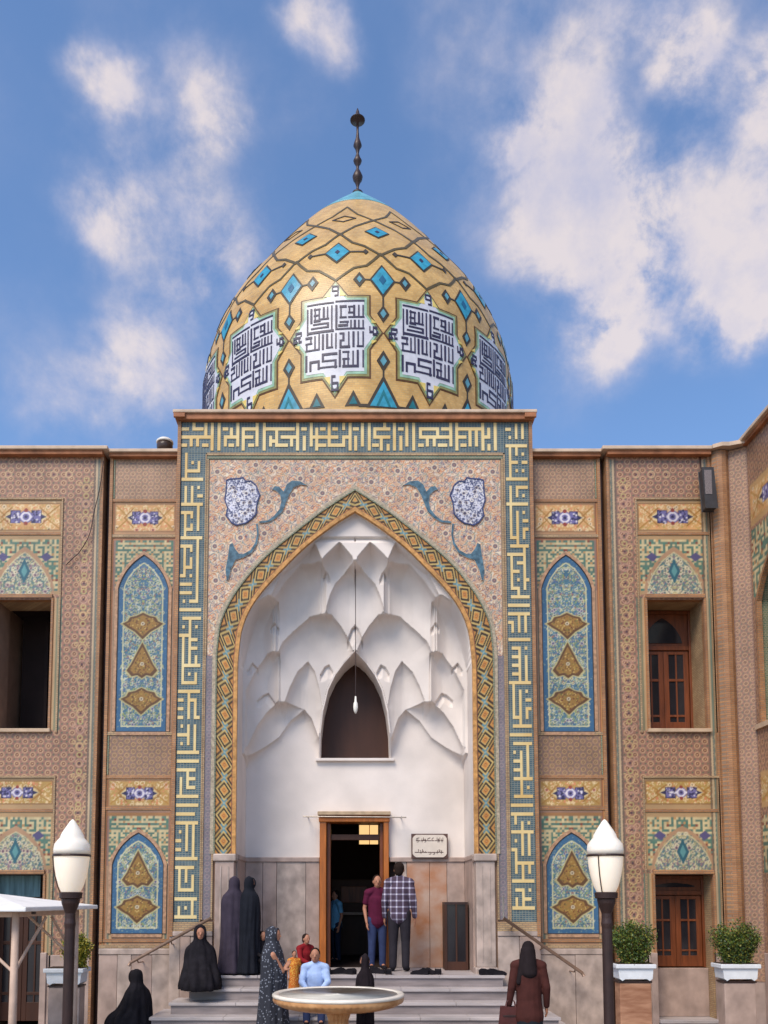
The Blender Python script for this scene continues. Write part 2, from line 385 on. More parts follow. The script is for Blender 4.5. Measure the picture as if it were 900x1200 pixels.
M_darkbrown = mat('dark_brown_wood', lin(70, 42, 30), .5, .15, 4, .1, 20, stretch=(1, 1, .2))
M_wood = mat('honey_wood', lin(172, 98, 38), .4, .16, 5, .12, 30, .4, stretch=(4, 4, .5))
M_redwood = mat('red_brown_wood', lin(118, 62, 32), .4, .18, 5, .12, 30, .4, stretch=(4, 4, .5))
M_glass = mat('dark_glass', lin(40, 38, 42), .12, .1, 3, 0, 20, .6)
M_iron = mat('dark_bronze_iron', lin(58, 38, 34), .45, .15, 8, .15, 60, .5, metal=.2)
M_black = mat('black_cloth', lin(30, 27, 32), .85, .2, 9, .3, 45, .15)
M_steel = mat('brushed_steel', lin(170, 160, 150), .35, .1, 8, .1, 60, .5, metal=.7)

# ------------------------------------------------------------------ ground
def ground():
    m = brickmat('courtyard_paving', lin(140, 126, 112), lin(128, 116, 104), lin(100, 92, 84), .6, .6, .008, .6)
    # paving runs in x and y here
    t = m.node_tree
    for l in list(t.links):
        if l.to_node.type == 'COMBXYZ': t.links.remove(l)
    sp = [n for n in t.nodes if n.type == 'SEPXYZ'][0]; cb = [n for n in t.nodes if n.type == 'COMBXYZ'][0]
    t.links.new(sp.outputs['X'], cb.inputs['X']); t.links.new(sp.outputs['Y'], cb.inputs['Y'])
    o = G(); o.V = [(-400, -400, 0), (400, -400, 0), (400, 400, 0), (-400, 400, 0)]; o.F = [(0, 1, 2, 3)]
    g = o.mk('courtyard_ground', m); g['kind'] = 'structure'
ground()

# ------------------------------------------------------------------ pattern painters
cMAUVE, cTAN, cCREAM = lin(158, 122, 110), lin(196, 160, 120), lin(214, 190, 150)
def vary(c, a=.18): k = 1+random.uniform(-a, a); return tuple(x*k for x in c)
def girih(cv, xa, xb, za, zb, p=.135, base=lin(158, 116, 98), line=lin(206, 168, 126), dot=lin(112, 70, 56), dot2=lin(98, 108, 86)):
    sl = cv.win(xa, xb, za, zb); X = cv.X[sl]-(xa+xb)/2; Z = cv.Z[sl]-za
    k = 2*math.pi/p
    s = np.cos(k*X)+np.cos(k*(X/2+.8660*Z))+np.cos(k*(X/2-.8660*Z))
    n = np.sin(X*9.1+np.cos(Z*7.3)*2)*np.sin(Z*5.7+np.sin(X*6.1)*2)
    c = np.empty(X.shape+(3,)); c[:] = base
    c *= (1+.1*n)[..., None]
    c[np.abs(s-.55) < .5] = line
    c[(s > 2.0)] = dot
    c[(s > 2.75)] = line
    c[s < -1.32] = dot2
    m = (cv.X[sl] >= xa) & (cv.X[sl] < xb) & (cv.Z[sl] >= za) & (cv.Z[sl] < zb)
    cv.img[sl][m] = c[m]
def star_string(cv, xc, za, zb, p=.27, r=.062):
    z = za+p/2
    i = 0
    while z < zb-p/3:
        col = lin(206, 172, 122) if i % 2 else lin(194, 150, 128)
        cv.ring(xc, z, r, .017, col); cv.disc(xc, z, .02, lin(96, 70, 74))
        cv.ring(xc, z+p/2, r*.62, .015, lin(188, 168, 110)); cv.disc(xc, z+p/2, .014, lin(120, 60, 52))
        for s in (-1, 1): cv.ring(xc+s*.095, z+p/4, .03, .012, col)
        z += p; i += 1
def strips(cv, xa, xb, za, zb, cols, w=.028):
    for i, c in enumerate(cols): cv.frame(xa+i*w, xb-i*w, za+i*w, zb-i*w, w, c)
def florals(cv, xa, xb, za, zb, mirror=None, dens=1.0, ground=None, pal=None, vine=None, inside=None, big=1.0, dots=1.1, flw=.05):
    """scattered blossoms, leaves and curling stems, mirrored about x = mirror"""
    if ground is not None: cv.rect(xa, xb, za, zb, ground)
    pal = pal or [lin(214, 150, 110), lin(222, 176, 120), lin(150, 124, 138), lin(196, 140, 130), lin(150, 160, 140), lin(226, 206, 170)]
    vine = vine or [lin(150, 128, 120), lin(228, 210, 184), lin(196, 140, 104)]
    area = (xb-xa)*(zb-za); n = int(area*150*dens)
    def both(fn, x, *a):
        fn(x, *a)
        if mirror is not None: fn(2*mirror-x, *a)
    x1 = mirror if mirror is not None else xb
    for i in range(n):
        x = random.uniform(xa, x1); z = random.uniform(za, zb)
        if inside is not None and not inside(x, z): continue
        r = random.uniform(.03, .075)*big; a0 = random.uniform(0, 6.28); sp = random.choice((-1, 1)); c = random.choice(vine)
        pts = []
        for k in range(9):
            t = k/8; a = a0+sp*t*4.4; rr = r*(1-t*.55); pts.append((x+rr*math.cos(a), z+rr*math.sin(a)))
        both(lambda xx, cc=c, pp=pts: cv.line([(p[0] if xx == x else 2*mirror-p[0], p[1]) for p in pp], .011, cc), x)
    for i in range(int(n*dots)):
        x = random.uniform(xa, x1); z = random.uniform(za, zb)
        if inside is not None and not inside(x, z): continue
        c = random.choice(pal); r = random.uniform(.012, .028)*big
        both(lambda xx: cv.disc(xx, z, r, c, r*random.choice((.6, 1, 1.5))), x)
    for i in range(int(n*flw)):
        x = random.uniform(xa, x1); z = random.uniform(za, zb)
        if inside is not None and not inside(x, z): continue
        r = random.uniform(.032, .046)*big; c = random.choice(pal[:3])
        both(lambda xx: (cv.disc(xx, z, r*1.25, lin(226, 206, 178)), cv.disc(xx, z, r, c), cv.disc(xx, z, r*.45, lin(92, 78, 84))), x)
def mini_kufic(cv, xa, xb, za, zb, cell, keepf):
    """green ground with cream strokes and dark red fillers, mirrored about its middle"""
    nx = int((xb-xa)/cell); cw = (xb-xa)/nx; nzz = int((zb-za)/cell); ch = (zb-za)/nzz
    rnd = random.Random(5); grid = [[0]*nx for _ in range(nzz)]
    half = (nx+1)//2
    for j in range(nzz):
        for i in range(half):
            v = 1 if ((j % 2 == 1 and rnd.random() < .62) or (i % 2 == 1 and rnd.random() < .55)) else 0
            if v == 0 and j % 2 == 0 and i % 2 == 0 and rnd.random() < .2: v = 2
            grid[j][i] = grid[j][nx-1-i] = v
    for j in range(nzz):
        for i in range(nx):
            x = xa+i*cw; z = za+j*ch
            if not keepf(x+cw/2, z+ch/2): continue
            v = grid[j][i]; c = [lin(98, 122, 106), lin(206, 186, 142), lin(134, 76, 62)][v]
            if v == 0 and (i*3+j) % 5 == 0: c = lin(84, 126, 108)
            if v == 1 and (i+j*2) % 7 == 0: c = lin(190, 146, 98)
            cv.rect(x, x+cw, z, z+ch, vary(c, .1))
def cartouche(cv, xa, xb, za, zb, style=0):
    o1, o2 = (lin(216, 164, 108), lin(226, 186, 130)) if style == 0 else (lin(184, 146, 84), lin(196, 160, 96))
    cv.rect(xa, xb, za, zb, o1); cx = (xa+xb)/2; cz = (za+zb)/2; w = (xb-xa)/2; h = (zb-za)/2
    florals(cv, xa, xb, za, zb, mirror=cx, dens=1.2, pal=[lin(214, 138, 98), lin(232, 200, 150), lin(190, 160, 96)], vine=[lin(196, 150, 90), lin(232, 206, 160)], big=.7)
    for s in (-1, 1):
        cv.line([(cx+s*w*.98, cz+h*.9), (cx+s*w*.56, cz-h*.02), (cx+s*w*.98, cz-h*.9)], .022, lin(176, 130, 66))
        cv.line([(cx+s*w*.42, cz+h*.72), (cx+s*w*.72, cz), (cx+s*w*.42, cz-h*.72)], .022, lin(166, 120, 62))
        cv.poly([(cx+s*w*.42, cz+h*.5), (cx+s*w*.64, cz), (cx+s*w*.42, cz-h*.5)], lin(224, 200, 150))
    nav, vio, wht = lin(58, 54, 86), lin(120, 112, 158), lin(226, 216, 222)
    bw = w*.46
    for s in (-1, 1):
        cv.rect(min(cx+s*bw*.35, cx+s*bw), max(cx+s*bw*.35, cx+s*bw), cz-h*.52, cz+h*.52, vio)
        cv.poly([(cx+s*bw, cz+h*.2), (cx+s*bw*1.35, cz), (cx+s*bw, cz-h*.2)], nav)
        for q in range(26):
            cv.disc(cx+s*random.uniform(bw*.38, bw*.97), cz+random.uniform(-h*.5, h*.5), random.uniform(.008, .02), random.choice((nav, nav, wht)))
        cv.frame(min(cx+s*bw*.35, cx+s*bw), max(cx+s*bw*.35, cx+s*bw), cz-h*.52, cz+h*.52, .012, nav)
    cv.disc(cx, cz, h*.5, vio); cv.disc(cx, cz, h*.4, wht); cv.disc(cx, cz, h*.26, vio); cv.disc(cx, cz, h*.12, nav)
    for s in (-1, 1): cv.disc(cx, cz+s*h*.52, h*.16, lin(150, 70, 60)); cv.disc(cx+s*bw*.3, cz, h*.12, wht)
def tudor(cx, hw, zb, zs, za, n=8):
    """pointed arch outline, from bottom left over the apex to bottom right"""
    h = za-zs; hh = max(h, 1.22*hw); c = (hh*hh-hw*hw)/(2*hw); r = hw+c; t1 = math.acos(c/r)
    L = [(cx-(r*math.cos(t1*k/n)-c), zs+r*math.sin(t1*k/n)*h/hh) for k in range(n+1)]; L[-1] = (cx, za)
    L = [(x*.62+.38*(cx-hw*(1-k/n)), z*.62+.38*(zs+h*k/n)) for k, (x, z) in enumerate(L)]
    Rr = [(2*cx-x, z) for x, z in L[:-1]][::-1]
    return [(cx-hw, zb)]+L+Rr+[(cx+hw, zb)]
def offset_strip(pts, w0, w1):
    """quads either side of an open outline in x,z: returns inner and outer point lists"""
    P = [Vector(p) for p in pts]; A = []; B = []
    for i, p in enumerate(P):
        d0 = (P[i]-P[i-1]).normalized() if i else (P[1]-P[0]).normalized(); d1 = (P[i+1]-P[i]).normalized() if i < len(P)-1 else d0
        n0 = Vector((-d0.y, d0.x)); n1 = Vector((-d1.y, d1.x)); n = (n0+n1); n = n.normalized() if n.length > 1e-5 else n0
        k = 1/max(.5, n.dot(n0)); A.append(p+n*w0*k); B.append(p+n*w1*k)
    return A, B
def strip_solid(name, pts, w0, w1, y0, y1, m, parent, label=None):
    A, B = offset_strip(pts, w0, w1); V = []; F = []; n = len(A)
    for a, b in zip(A, B): V += [(a.x, y0, a.y), (b.x, y0, b.y), (b.x, y1, b.y), (a.x, y1, a.y)]
    for i in range(n-1):
        q = 4*i; r = q+4
        F += [(q, q+1, r+1, r), (q+1, q+2, r+2, r+1), (q+2, q+3, r+3, r+2), (q+3, q, r, r+3)]
    F += [(0, 3, 2, 1), (4*n-4, 4*n-3, 4*n-2, 4*n-1)]
    return mk(name, V, F, m, parent, label=label)
def bar(name, x0, x1, y0, y1, z0, z1, m, parent, b=0, label=None):
    o = G().box(x0, x1, y0, y1, z0, z1).mk(name, m, parent, label=label)
    if b: bev(o, b)
    return o

# ================================================================== PORTAL
KL = """.#.....|.#.....|.#.#.#.|.#...#.|.#####.|.#.....|#######|.......|.#.#.#.|.#.#...|.#.#.##|.#.#...|#######|.....#.|####.#.|.#.#.#.|.#...#.|.#.#.#.|.###.#.|.#.....|#######|.....#.|####.#.|.#.#.#.|.#...#.|.#.#.#.|.#.#.#.|.###.#.|.#...#.|##.#.#.|.....#.|####.#.|.....#.|####.#.|.....#.|.#.###.|.......|#######|.......|.######|...#...|.#.#.#.|...#...|####...|.#.###.|.#.#...|.#.###.|.#.#...|.#.#.#.|.#.#.#.|.######|.#.....|.#.#.#.|.#...#.|.#####.|.......|#######|...#...|##.###.|...#.#.|##.#.#.|...#.#.|##.#.##|.......|.#.#.#.|...#.#.|####.#.|...#.#.|.#.#.#.|.....#.|#######|.......|#######|.......|######.|...#...|.#.###.|.#.#...|.#.###.|.#.....|#######|.......|#######|.......|######.|.......|#######|...#.#.|.#.#.#.|...#.#.|##.#.#.|...#.#.|##.#.#.|.....#.|#######|.......|######.|.#.#...|.#.#.#.|.#.#.#.|.#...#.|.#####.|.......|#######|.....#.|.#.#.#.|.#...#.|#######"""
KR = """...#.#.|##.#.#.|...#.#.|.#.#.#.|.......|#######|.#.#...|.#.#.#.|.#.....|.###.##|.#.....|.#.#.#.|.#.....|#######|.......|.#.####|.#.#...|.#.#.#.|.#.....|#######|.#.....|.#.#.#.|.#.#...|.#.#.##|.#.#...|.#.#.##|.#.#.#.|.###.#.|...#...|.######|.....#.|######.|.#...#.|.#.###.|.#...#.|.###.#.|.#...#.|.#.#.##|.#...#.|.###.#.|...#...|.######|.......|#######|.......|#######|...#.#.|##.#.#.|.#.#.#.|.#.#.#.|.......|#######|.......|.###.#.|...#...|.###.#.|...#.#.|.###.#.|...#.#.|.###.#.|...#.#.|#######|.#.....|.#.#.#.|.#.#...|.#.#.##|.#.#...|.#.#.##|.#.#.#.|.###.#.|...#...|.######|.......|#######|.......|.######|.....#.|.#.#.#.|...#.#.|.###.#.|...#.#.|.###.#.|...#.#.|.######|...#...|...#.#.|...#...|.######|.......|#######|.......|#######|.#.....|.#.#.#.|...#...|#######|...#.#.|.#.#.#.|...#.#.|##.#.#.|.#.#.#.|.#.....|.######|.#.#.#.|.#.#.#.|...#...|#######|.......|.###.#.|...#...|.#.###.|.#.#...|#######"""
# top band: vertical strokes (x, first row, last row) and horizontal strokes (x0, x1, row) in photo pixels
TV = [(227.6, 0, 1), (224.6, 3, 5), (231.9, 3, 5), (241.7, 0, 3), (249, 0, 6), (257, 0, 6), (271.6, 1, 3), (279, 0, 5), (264.3, 3, 5), (285.7, 1, 6), (301.6, 0, 5), (310, 0, 6),
      (317.5, 3, 5), (324.6, 1, 5), (342, 3, 5), (349, 0, 6), (357, 3, 6), (365, 0, 5), (371.6, 1, 6), (386, 0, 5), (402.8, 0, 1), (402.8, 3, 5), (410.4, 0, 6),
      (417.2, 3, 6), (425, 0, 5), (433, 0, 6), (439.3, 1, 3), (451, 0, 1), (447, 3, 6), (455, 5, 6), (462.5, 0, 6), (470, 3, 6), (477, 0, 5), (485, 0, 6), (493, 1, 3), (513, 1, 3), (501, 3, 5), (509, 3, 5),
      (528.3, 0, 5), (535.7, 0, 6), (551, 1, 5), (558.3, 1, 5), (566, 0, 6), (573, 1, 3), (573, 5, 6), (580.7, 0, 6)]
TH_ = [(214, 220, 1), (227.6, 237, 1), (214, 235, 3), (235, 249, 3), (214, 218, 5), (239, 243, 5), (264.3, 279, 3), (263, 266, 1), (270, 273, 5), (285.7, 301.6, 1), (285.7, 295.5, 3), (293, 296.5, 5),
       (310, 344, 1), (331, 349, 3), (317.5, 324.6, 4), (324.6, 336, 5), (355, 358, 1), (365, 371.6, 3), (371.6, 383, 3), (371.6, 381, 5), (386, 395, 3), (386, 402.8, 5), (377, 380, 1), (391.5, 394.5, 1), (402.8, 410.4, 3),
       (415.5, 419, 1), (439.3, 456, 1), (439.3, 456, 3), (438, 442.5, 5), (468.3, 471.7, 1), (493, 513, 1), (493, 528, 3), (492, 495, 5), (519, 528, 1), (515, 522.5, 5), (535.7, 566, 1), (535.7, 545, 3), (541.5, 545, 5), (566, 573, 3)]

# the inner and outer outlines of the arch (half, right side), from apex down
AI = [(0, 8.50), (.36, 8.265), (.80, 7.915), (1.18, 7.53), (1.50, 7.17), (1.715, 6.84), (1.835, 6.50), (1.88, 6.10)]
AO = [(0, 8.88), (.52, 8.53), (1.07, 8.09), (1.52, 7.69), (1.85, 7.29), (2.06, 6.95), (2.19, 6.61), (2.238, 6.20)]
def full_arch(P, xs, zb, n=6):
    c = [tuple(p) for p in catmull(P, n)]
    c += [(xs, z) for z in np.arange(P[-1][1]-.15, zb, -.15)]+[(xs, zb)]
    return [(-x, z) for x, z in c[::-1]]+c[1:]
INNER = full_arch(AI, 1.89, 2.9); OUTER = full_arch(AO, 2.243, 2.9)

def dist_grid(X, Z, pts, step=1): return polydist(X, Z, pts)

def portal():
    P = thing('tiled_portal', 'tall tiled entrance portal with pointed arch, square script bands and white stalactite niche', 'portal')
    # cornice
    bar('cornice_moulding', -2.95, 2.95, -.09, .25, 10.03, 10.13, M_cornice, P, .012)
    bar('cornice_cap', -2.985, 2.985, -.125, .3, 10.13, 10.185, M_cap, P, .012)
    for s in (-1, 1): bar('corner_capital', min(s*2.78, s*2.97), max(s*2.78, s*2.97), -.135, -.09, 10.045, 10.12, M_cornice, P, .01)
    # core, returns and roof
    c = G(); c.box(-2.9, -2.0, .03, 6, 0, 10.03); c.box(2.0, 2.9, .03, 6, 0, 10.03); c.box(-2.0, 2.0, 1.75, 1.9, 3.75, 10.0); c.box(-1.99, 1.99, .1, 6, 8.95, 10.02)
    c.mk('core', M_body, P)
    bar('roof', -2.9, 2.9, .3, 6, 10.03, 10.1, M_cap, P)
    # inscription bands
    bar('band_ground', -2.86, 2.46, -.0, .03, 9.5, 10.03, M_teal, P)
    bar('band_ground', -2.86, -2.45, 0, .03, 1.83, 9.495, M_teal, P)
    bar('band_ground', 2.465, 2.86, 0, .03, 1.83, 10.03, M_teal, P)
    B = np.zeros((70, 820), bool)       # 2 bitmap columns per photo pixel
    x0 = 212.0; rh = 10
    for x, a, b in TV: B[a*rh+(2 if a else 0):b*rh+8, int((x-1.75-x0)*2):int((x+1.75-x0)*2)] = 1
    for a, b, r in TH_: B[r*rh+1:r*rh+9, max(0, int((a-1.75-x0)*2)):int((b+1.75-x0)*2)] = 1
    XA = at(212, 512, 0)[0]; XB = at(622, 512, 0)[0]
    relief('script_stroke', B, lambda u, v, o: (XA+u*(XB-XA), -o, 9.525+v*.49), M_yellow, P, 0, .009, label='pale yellow square script along the top band')
    for rows, xa, zt, zb, nm in ((KL, -2.845, 9.50, 1.86, 'left'), (KR, 2.478, 10.0, 2.0, 'right')):
        r = rows.split('|'); b = np.array([[ch == '#' for ch in l] for l in r])
        # strokes a little wider than the gaps between them
        relief('script_stroke', thin(b), lambda u, v, o: (xa+u*.3675, -o, zb+v*(zt-zb)), M_yellow, P, 0, .009, label='yellow square script down the %s band' % nm)
    # brick edges
    for s in (-1, 1):
        a, b = sorted((s*2.862, s*2.915)); bar('brick_edge', a, b, -.035, .2, 1.6, 10.03, M_orange, P)
        a, b = sorted((s*2.435, s*2.455 if s < 0 else s*2.462)); bar('edge_strip', a, b, -.018, .03, 1.83, 9.47, M_tan, P)
    bar('edge_strip', -2.43, 2.43, -.018, .03, 9.455, 9.498, M_tan, P)
    bar('edge_strip', -2.43, 2.43, -.008, .03, 9.40, 9.453, M_green, P)
    bar('edge_strip', -2.43, -2.40, -.012, .03, 6.1, 9.398, M_tan, P); bar('edge_strip', 2.40, 2.43, -.012, .03, 6.1, 9.398, M_tan, P)
    # spandrels
    cv = Cv(-2.40, 2.40, 6.0, 9.40, .0115, 2, lin(206, 166, 138))
    vlo = [(150, 126, 128), (232, 212, 184), (214, 158, 116), (116, 120, 138), (236, 220, 196)]
    florals(cv, -2.4, 2.4, 6.0, 9.4, mirror=0, dens=.9, pal=[lin(222, 164, 122), lin(228, 186, 138), lin(150, 130, 138), lin(206, 156, 140), lin(150, 156, 146), lin(234, 218, 190), lin(226, 204, 184)], vine=[lin(*v) for v in vlo], big=.95, dots=.4, flw=.012)
    row = 0; z = 6.08
    while z < 9.4:                       # staggered rows of paired scrolls springing from a running stem
        x = .13 if row % 2 else .0
        while x < 2.42:
            for s in ((-1, 1) if x > 0 else (1,)):
                sg = 1 if (row+int(x*7.7)) % 2 else -1; r = .118; cc = (lin(132, 116, 126), lin(104, 116, 132), lin(176, 116, 84))[(row+int(x*4)) % 3]
                for q in (1, -1):
                    pts = [(s*(x+q*.055+r*(1-t/15*.86)*math.cos(1.57*q+q*sg*t*.42)*.8), z+r*(1-t/15*.86)*math.sin(1.57*q+q*sg*t*.42)) for t in range(15)]
                    cv.line(pts, .030, lin(230, 206, 172)); cv.line(pts, .0135, cc)
                    for t in (2, 5, 8, 11): cv.disc(pts[t][0]+.012*q, pts[t][1]-.012, .016, (lin(222, 150, 98), lin(140, 118, 132), lin(132, 148, 130), lin(228, 176, 128))[t % 4], .010)
                    cv.disc(pts[-1][0], pts[-1][1], .026, lin(118, 98, 112)); cv.disc(pts[-1][0], pts[-1][1], .011, lin(232, 200, 150))
                cv.disc(s*x, z, .034, lin(214, 132, 84)); cv.disc(s*x, z, .02, lin(236, 214, 180)); cv.disc(s*x, z, .009, lin(96, 80, 96))
            x += .26
        z += .165; row += 1
    for (px, py) in [(255, 553), (281, 553), (323, 548), (366, 552), (397, 550), (378, 578), (344, 580), (253, 583), (315, 588), (282, 630), (252, 640), (253, 680), (276, 668), (397, 565), (352, 561), (262, 608), (310, 625), (300, 545), (338, 600), (253, 700), (292, 650)]:
        x, z = at(px, py, 0)
        for s in (-1, 1):
            cv.disc(s*x, z, .055, lin(226, 202, 172)); cv.disc(s*x, z, .038, lin(122, 104, 110)); cv.disc(s*x, z, .014, lin(166, 130, 110))
    cv.frame(-2.40, 2.40, 6.0, 9.40, .022, lin(150, 130, 110))
    po = full_arch([(x*1.0+(.02 if x else 0), z+.05) for x, z in AO], 2.25, 5.9)
    mosaic('spandrel_tilework', cv, flat(.006), P, keep=lambda x, z: ~inpoly(x, z, po))
    # blue and white medallions
    lob = [(128, 215), (150, 208), (205, 205), (225, 200), (240, 222), (270, 220), (300, 245), (322, 300), (305, 350), (300, 410), (275, 440), (240, 465), (185, 478), (155, 460), (125, 420), (135, 380), (118, 330), (126, 270)]
    lob = [at(240+x/5, 520+y/5, 0) for x, y in lob]
    mc = Cv(min(p[0] for p in lob), max(p[0] for p in lob), min(p[1] for p in lob), max(p[1] for p in lob), .0075, 2, lin(206, 204, 226))
    cx = (mc.x0+mc.x1)/2
    florals(mc, mc.x0, mc.x1, mc.z0, mc.z1, dens=9, pal=[lin(84, 86, 118), lin(112, 114, 142), lin(230, 226, 230), lin(212, 210, 220)], vine=[lin(62, 66, 98), lin(78, 84, 116), lin(232, 228, 234), lin(222, 216, 222)], big=.6)
    M_navy = mat('navy_glaze', lin(62, 68, 108), .3, .12, 8, .1, 60, .4); M_leaf = mat('teal_leaf_glaze', lin(84, 112, 126), .3, .3, 14, .12, 60, .4)
    up = [(395, 268), (412, 250), (436, 253), (462, 282), (480, 240), (512, 217), (560, 222), (600, 246), (560, 240), (520, 258), (494, 300), (476, 345), (455, 398), (418, 436), (372, 462), (320, 466), (318, 456), (370, 450), (405, 425), (438, 385), (448, 340), (442, 300), (420, 278)]
    lo = [(128, 800), (122, 740), (136, 660), (146, 592), (163, 582), (176, 615), (200, 645), (225, 648), (268, 625), (296, 580), (306, 530), (300, 470), (311, 470), (317, 530), (306, 590), (275, 640), (225, 668), (180, 682), (152, 740), (138, 800)]
    for s in (1, -1):
        f = (lambda X, Z, s=s: np.stack([X*s if s == 1 else -X, np.full_like(X, -.006), Z], -1))
        o = mosaic('medallion', mc, f, P, keep=lambda x, z: inpoly(x, z, lob), label='blue and white medallion in the %s spandrel' % ('left' if s == 1 else 'right'))
        ring = [(s*x, z) for x, z in lob+[lob[0]]]
        strip_solid('medallion_rim', ring, -.009, .010, -.014, .004, M_navy, P)
        for L in (up, lo):
            pl = [at(240+x/5, 520+y/5, 0) for x, y in L]; pl = [(s*x, z) for x, z in pl]
            if s < 0: pl = pl[::-1]
            strip_solid('leaf_outline', pl+[pl[0]], -.012, .006, -.007, .003, M_cap, P)
            G().prism(pl, -.012, .002).mk('split_leaf', M_leaf, P)
    # arch surround
    strip_solid('grey_arch_border', full_arch([(x, z) for x, z in AO], 2.243, 2.9), .002, .055, -.016, .03, mat('grey_border_tile', lin(176, 160, 136), .45, .2, 30, .2, 80, .3), P)
    strip_solid('green_arch_line', full_arch([(x, z) for x, z in AO], 2.243, 2.9), .0, -.02, -.022, .03, M_green, P)
    n = len(INNER); A = np.array(INNER); Bq = np.array(OUTER)
    def resample(Q, k):
        d = np.r_[0, np.cumsum(np.hypot(*np.diff(Q, axis=0).T))]; t = np.linspace(0, d[-1], k); return np.stack([np.interp(t, d, Q[:, 0]), np.interp(t, d, Q[:, 1])], -1), d[-1]
    # match the two outlines half by half so the apexes meet
    def half(Q, hi): m = np.argmax(Q[:, 1]); return Q[:m+1] if hi == 0 else Q[m:]
    for h in (0, 1):
        a, La = resample(half(A, h), 400); b, Lb = resample(half(Bq, h), 400); L = (La+Lb)/2; w = .27
        cv = Cv(0, L, -.5, .5, .0135, 2); cv2 = Cv(0, L, 0, w, .0125, 2)
        U = (cv2.X if h == 0 else L-cv2.X)/.405; V = (cv2.Z/w-.5)*2
        D = np.abs((U % 1)-.5)*2+np.abs(V)*.92
        im = cv2.img; im[:] = lin(64, 48, 36)
        im[D < .44] = lin(222, 190, 120); im[D < .37] = lin(204, 138, 68); im[D < .17] = lin(160, 96, 54); im[D < .07] = lin(214, 176, 110)
        im[(D > .68) & (D < .84)] = lin(210, 178, 108)
        im[(D > 1.08) & (D < 1.24)] = lin(198, 156, 86)
        e = np.abs(((U+.5) % 1)-.5)*2+np.abs(V)*.92
        im[(D >= .84) & (D <= 1.08) & (e < .62)] = lin(98, 138, 146)
        im[e < .13] = lin(140, 172, 172)
        im[D > 1.48] = lin(200, 140, 72); im[D > 1.72] = lin(150, 92, 54)
        im[np.abs(V) > .95] = lin(150, 120, 80)
        def f(X, Z, a=a, b=b, L=L):
            t = X/L*(len(a)-1); i = np.arange(len(a)); k = .055/.353+Z/w*(1-.075/.353)
            ax = np.interp(t, i, a[:, 0]); az = np.interp(t, i, a[:, 1]); bx = np.interp(t, i, b[:, 0]); bz = np.interp(t, i, b[:, 1])
            return np.stack([ax+(bx-ax)*k, np.full_like(X, -.004), az+(bz-az)*k], -1)
        mosaic('lozenge_arch_band', cv2, f, P)
    strip_solid('gold_arch_trim', INNER, 0, .06, -.03, .05, mat('gold_brick_trim', lin(200, 146, 84), .45, .22, 14, .25, 70, .3), P)
    strip_solid('red_arch_line', INNER, .06, .075, -.02, .02, M_red, P)
    # jamb strips and marble pilasters
    for s in (-1, 1):
        a, b = sorted((s*2.275, s*2.405)); cv = Cv(a, b, 1.86, 6.1, .0125, 2, lin(130, 118, 122))
        girih(cv, a, b, 1.86, 6.1, .085, lin(132, 118, 124), lin(164, 150, 144), lin(100, 90, 110), lin(110, 124, 124))
        mosaic('jamb_tilework', cv, flat(.004), P)
        for q, mm in ((2.262, M_tan), (2.419, M_tan)):
            a, b = sorted((s*(q-.013), s*(q+.013))); bar('edge_strip', a, b, -.012, .03, 1.86, 6.1, mm, P)
        a, b = sorted((s*1.89, s*2.23)); 
        bar('pilaster_shaft', a+.02, b-.02, -.03, .2, 1.12, 2.78, M_stone if s < 0 else M_stone2, P, .012)
        bar('pilaster_cap', a-.012, b+.012, -.06, .2, 2.78, 2.9, M_stone2, P, .02)
        bar('pilaster_base', a-.01, b+.01, -.055, .2, 1.0, 1.12, M_stone2, P, .02)
        bar('shaft_groove', a+.1, a+.12, -.04, -.02, 1.2, 2.7, M_stone2, P); bar('shaft_groove', b-.12, b-.1, -.04, -.02, 1.2, 2.7, M_stone2, P)
        # marble below the tile bands
        a, b = sorted((s*2.24, s*2.915)); xx = a; k = 0
        bar('dado_core', a+.01, b-.003, .02, .2, 0, 1.83, M_body, P)
        ws = [.17, .16, .12, .225] if s < 0 else [.34, .335]
        for w in ws:
            bar('marble_slab', xx+.003, xx+w-.003, -.012-.006*(k % 2), .03, 0.02, 1.60 if s < 0 else 1.6, (M_stone2, M_stone, M_stone2, M_stone)[k % 4], P, .004); xx += w; k += 1
        bar('dado_rail', a, b, -.03, .03, 1.605, 1.68, M_stone2, P, .01)
        bar('edge_strip', a, b, -.02, .03, 1.685, 1.825, M_tan, P)
    return P
PORTAL = portal()

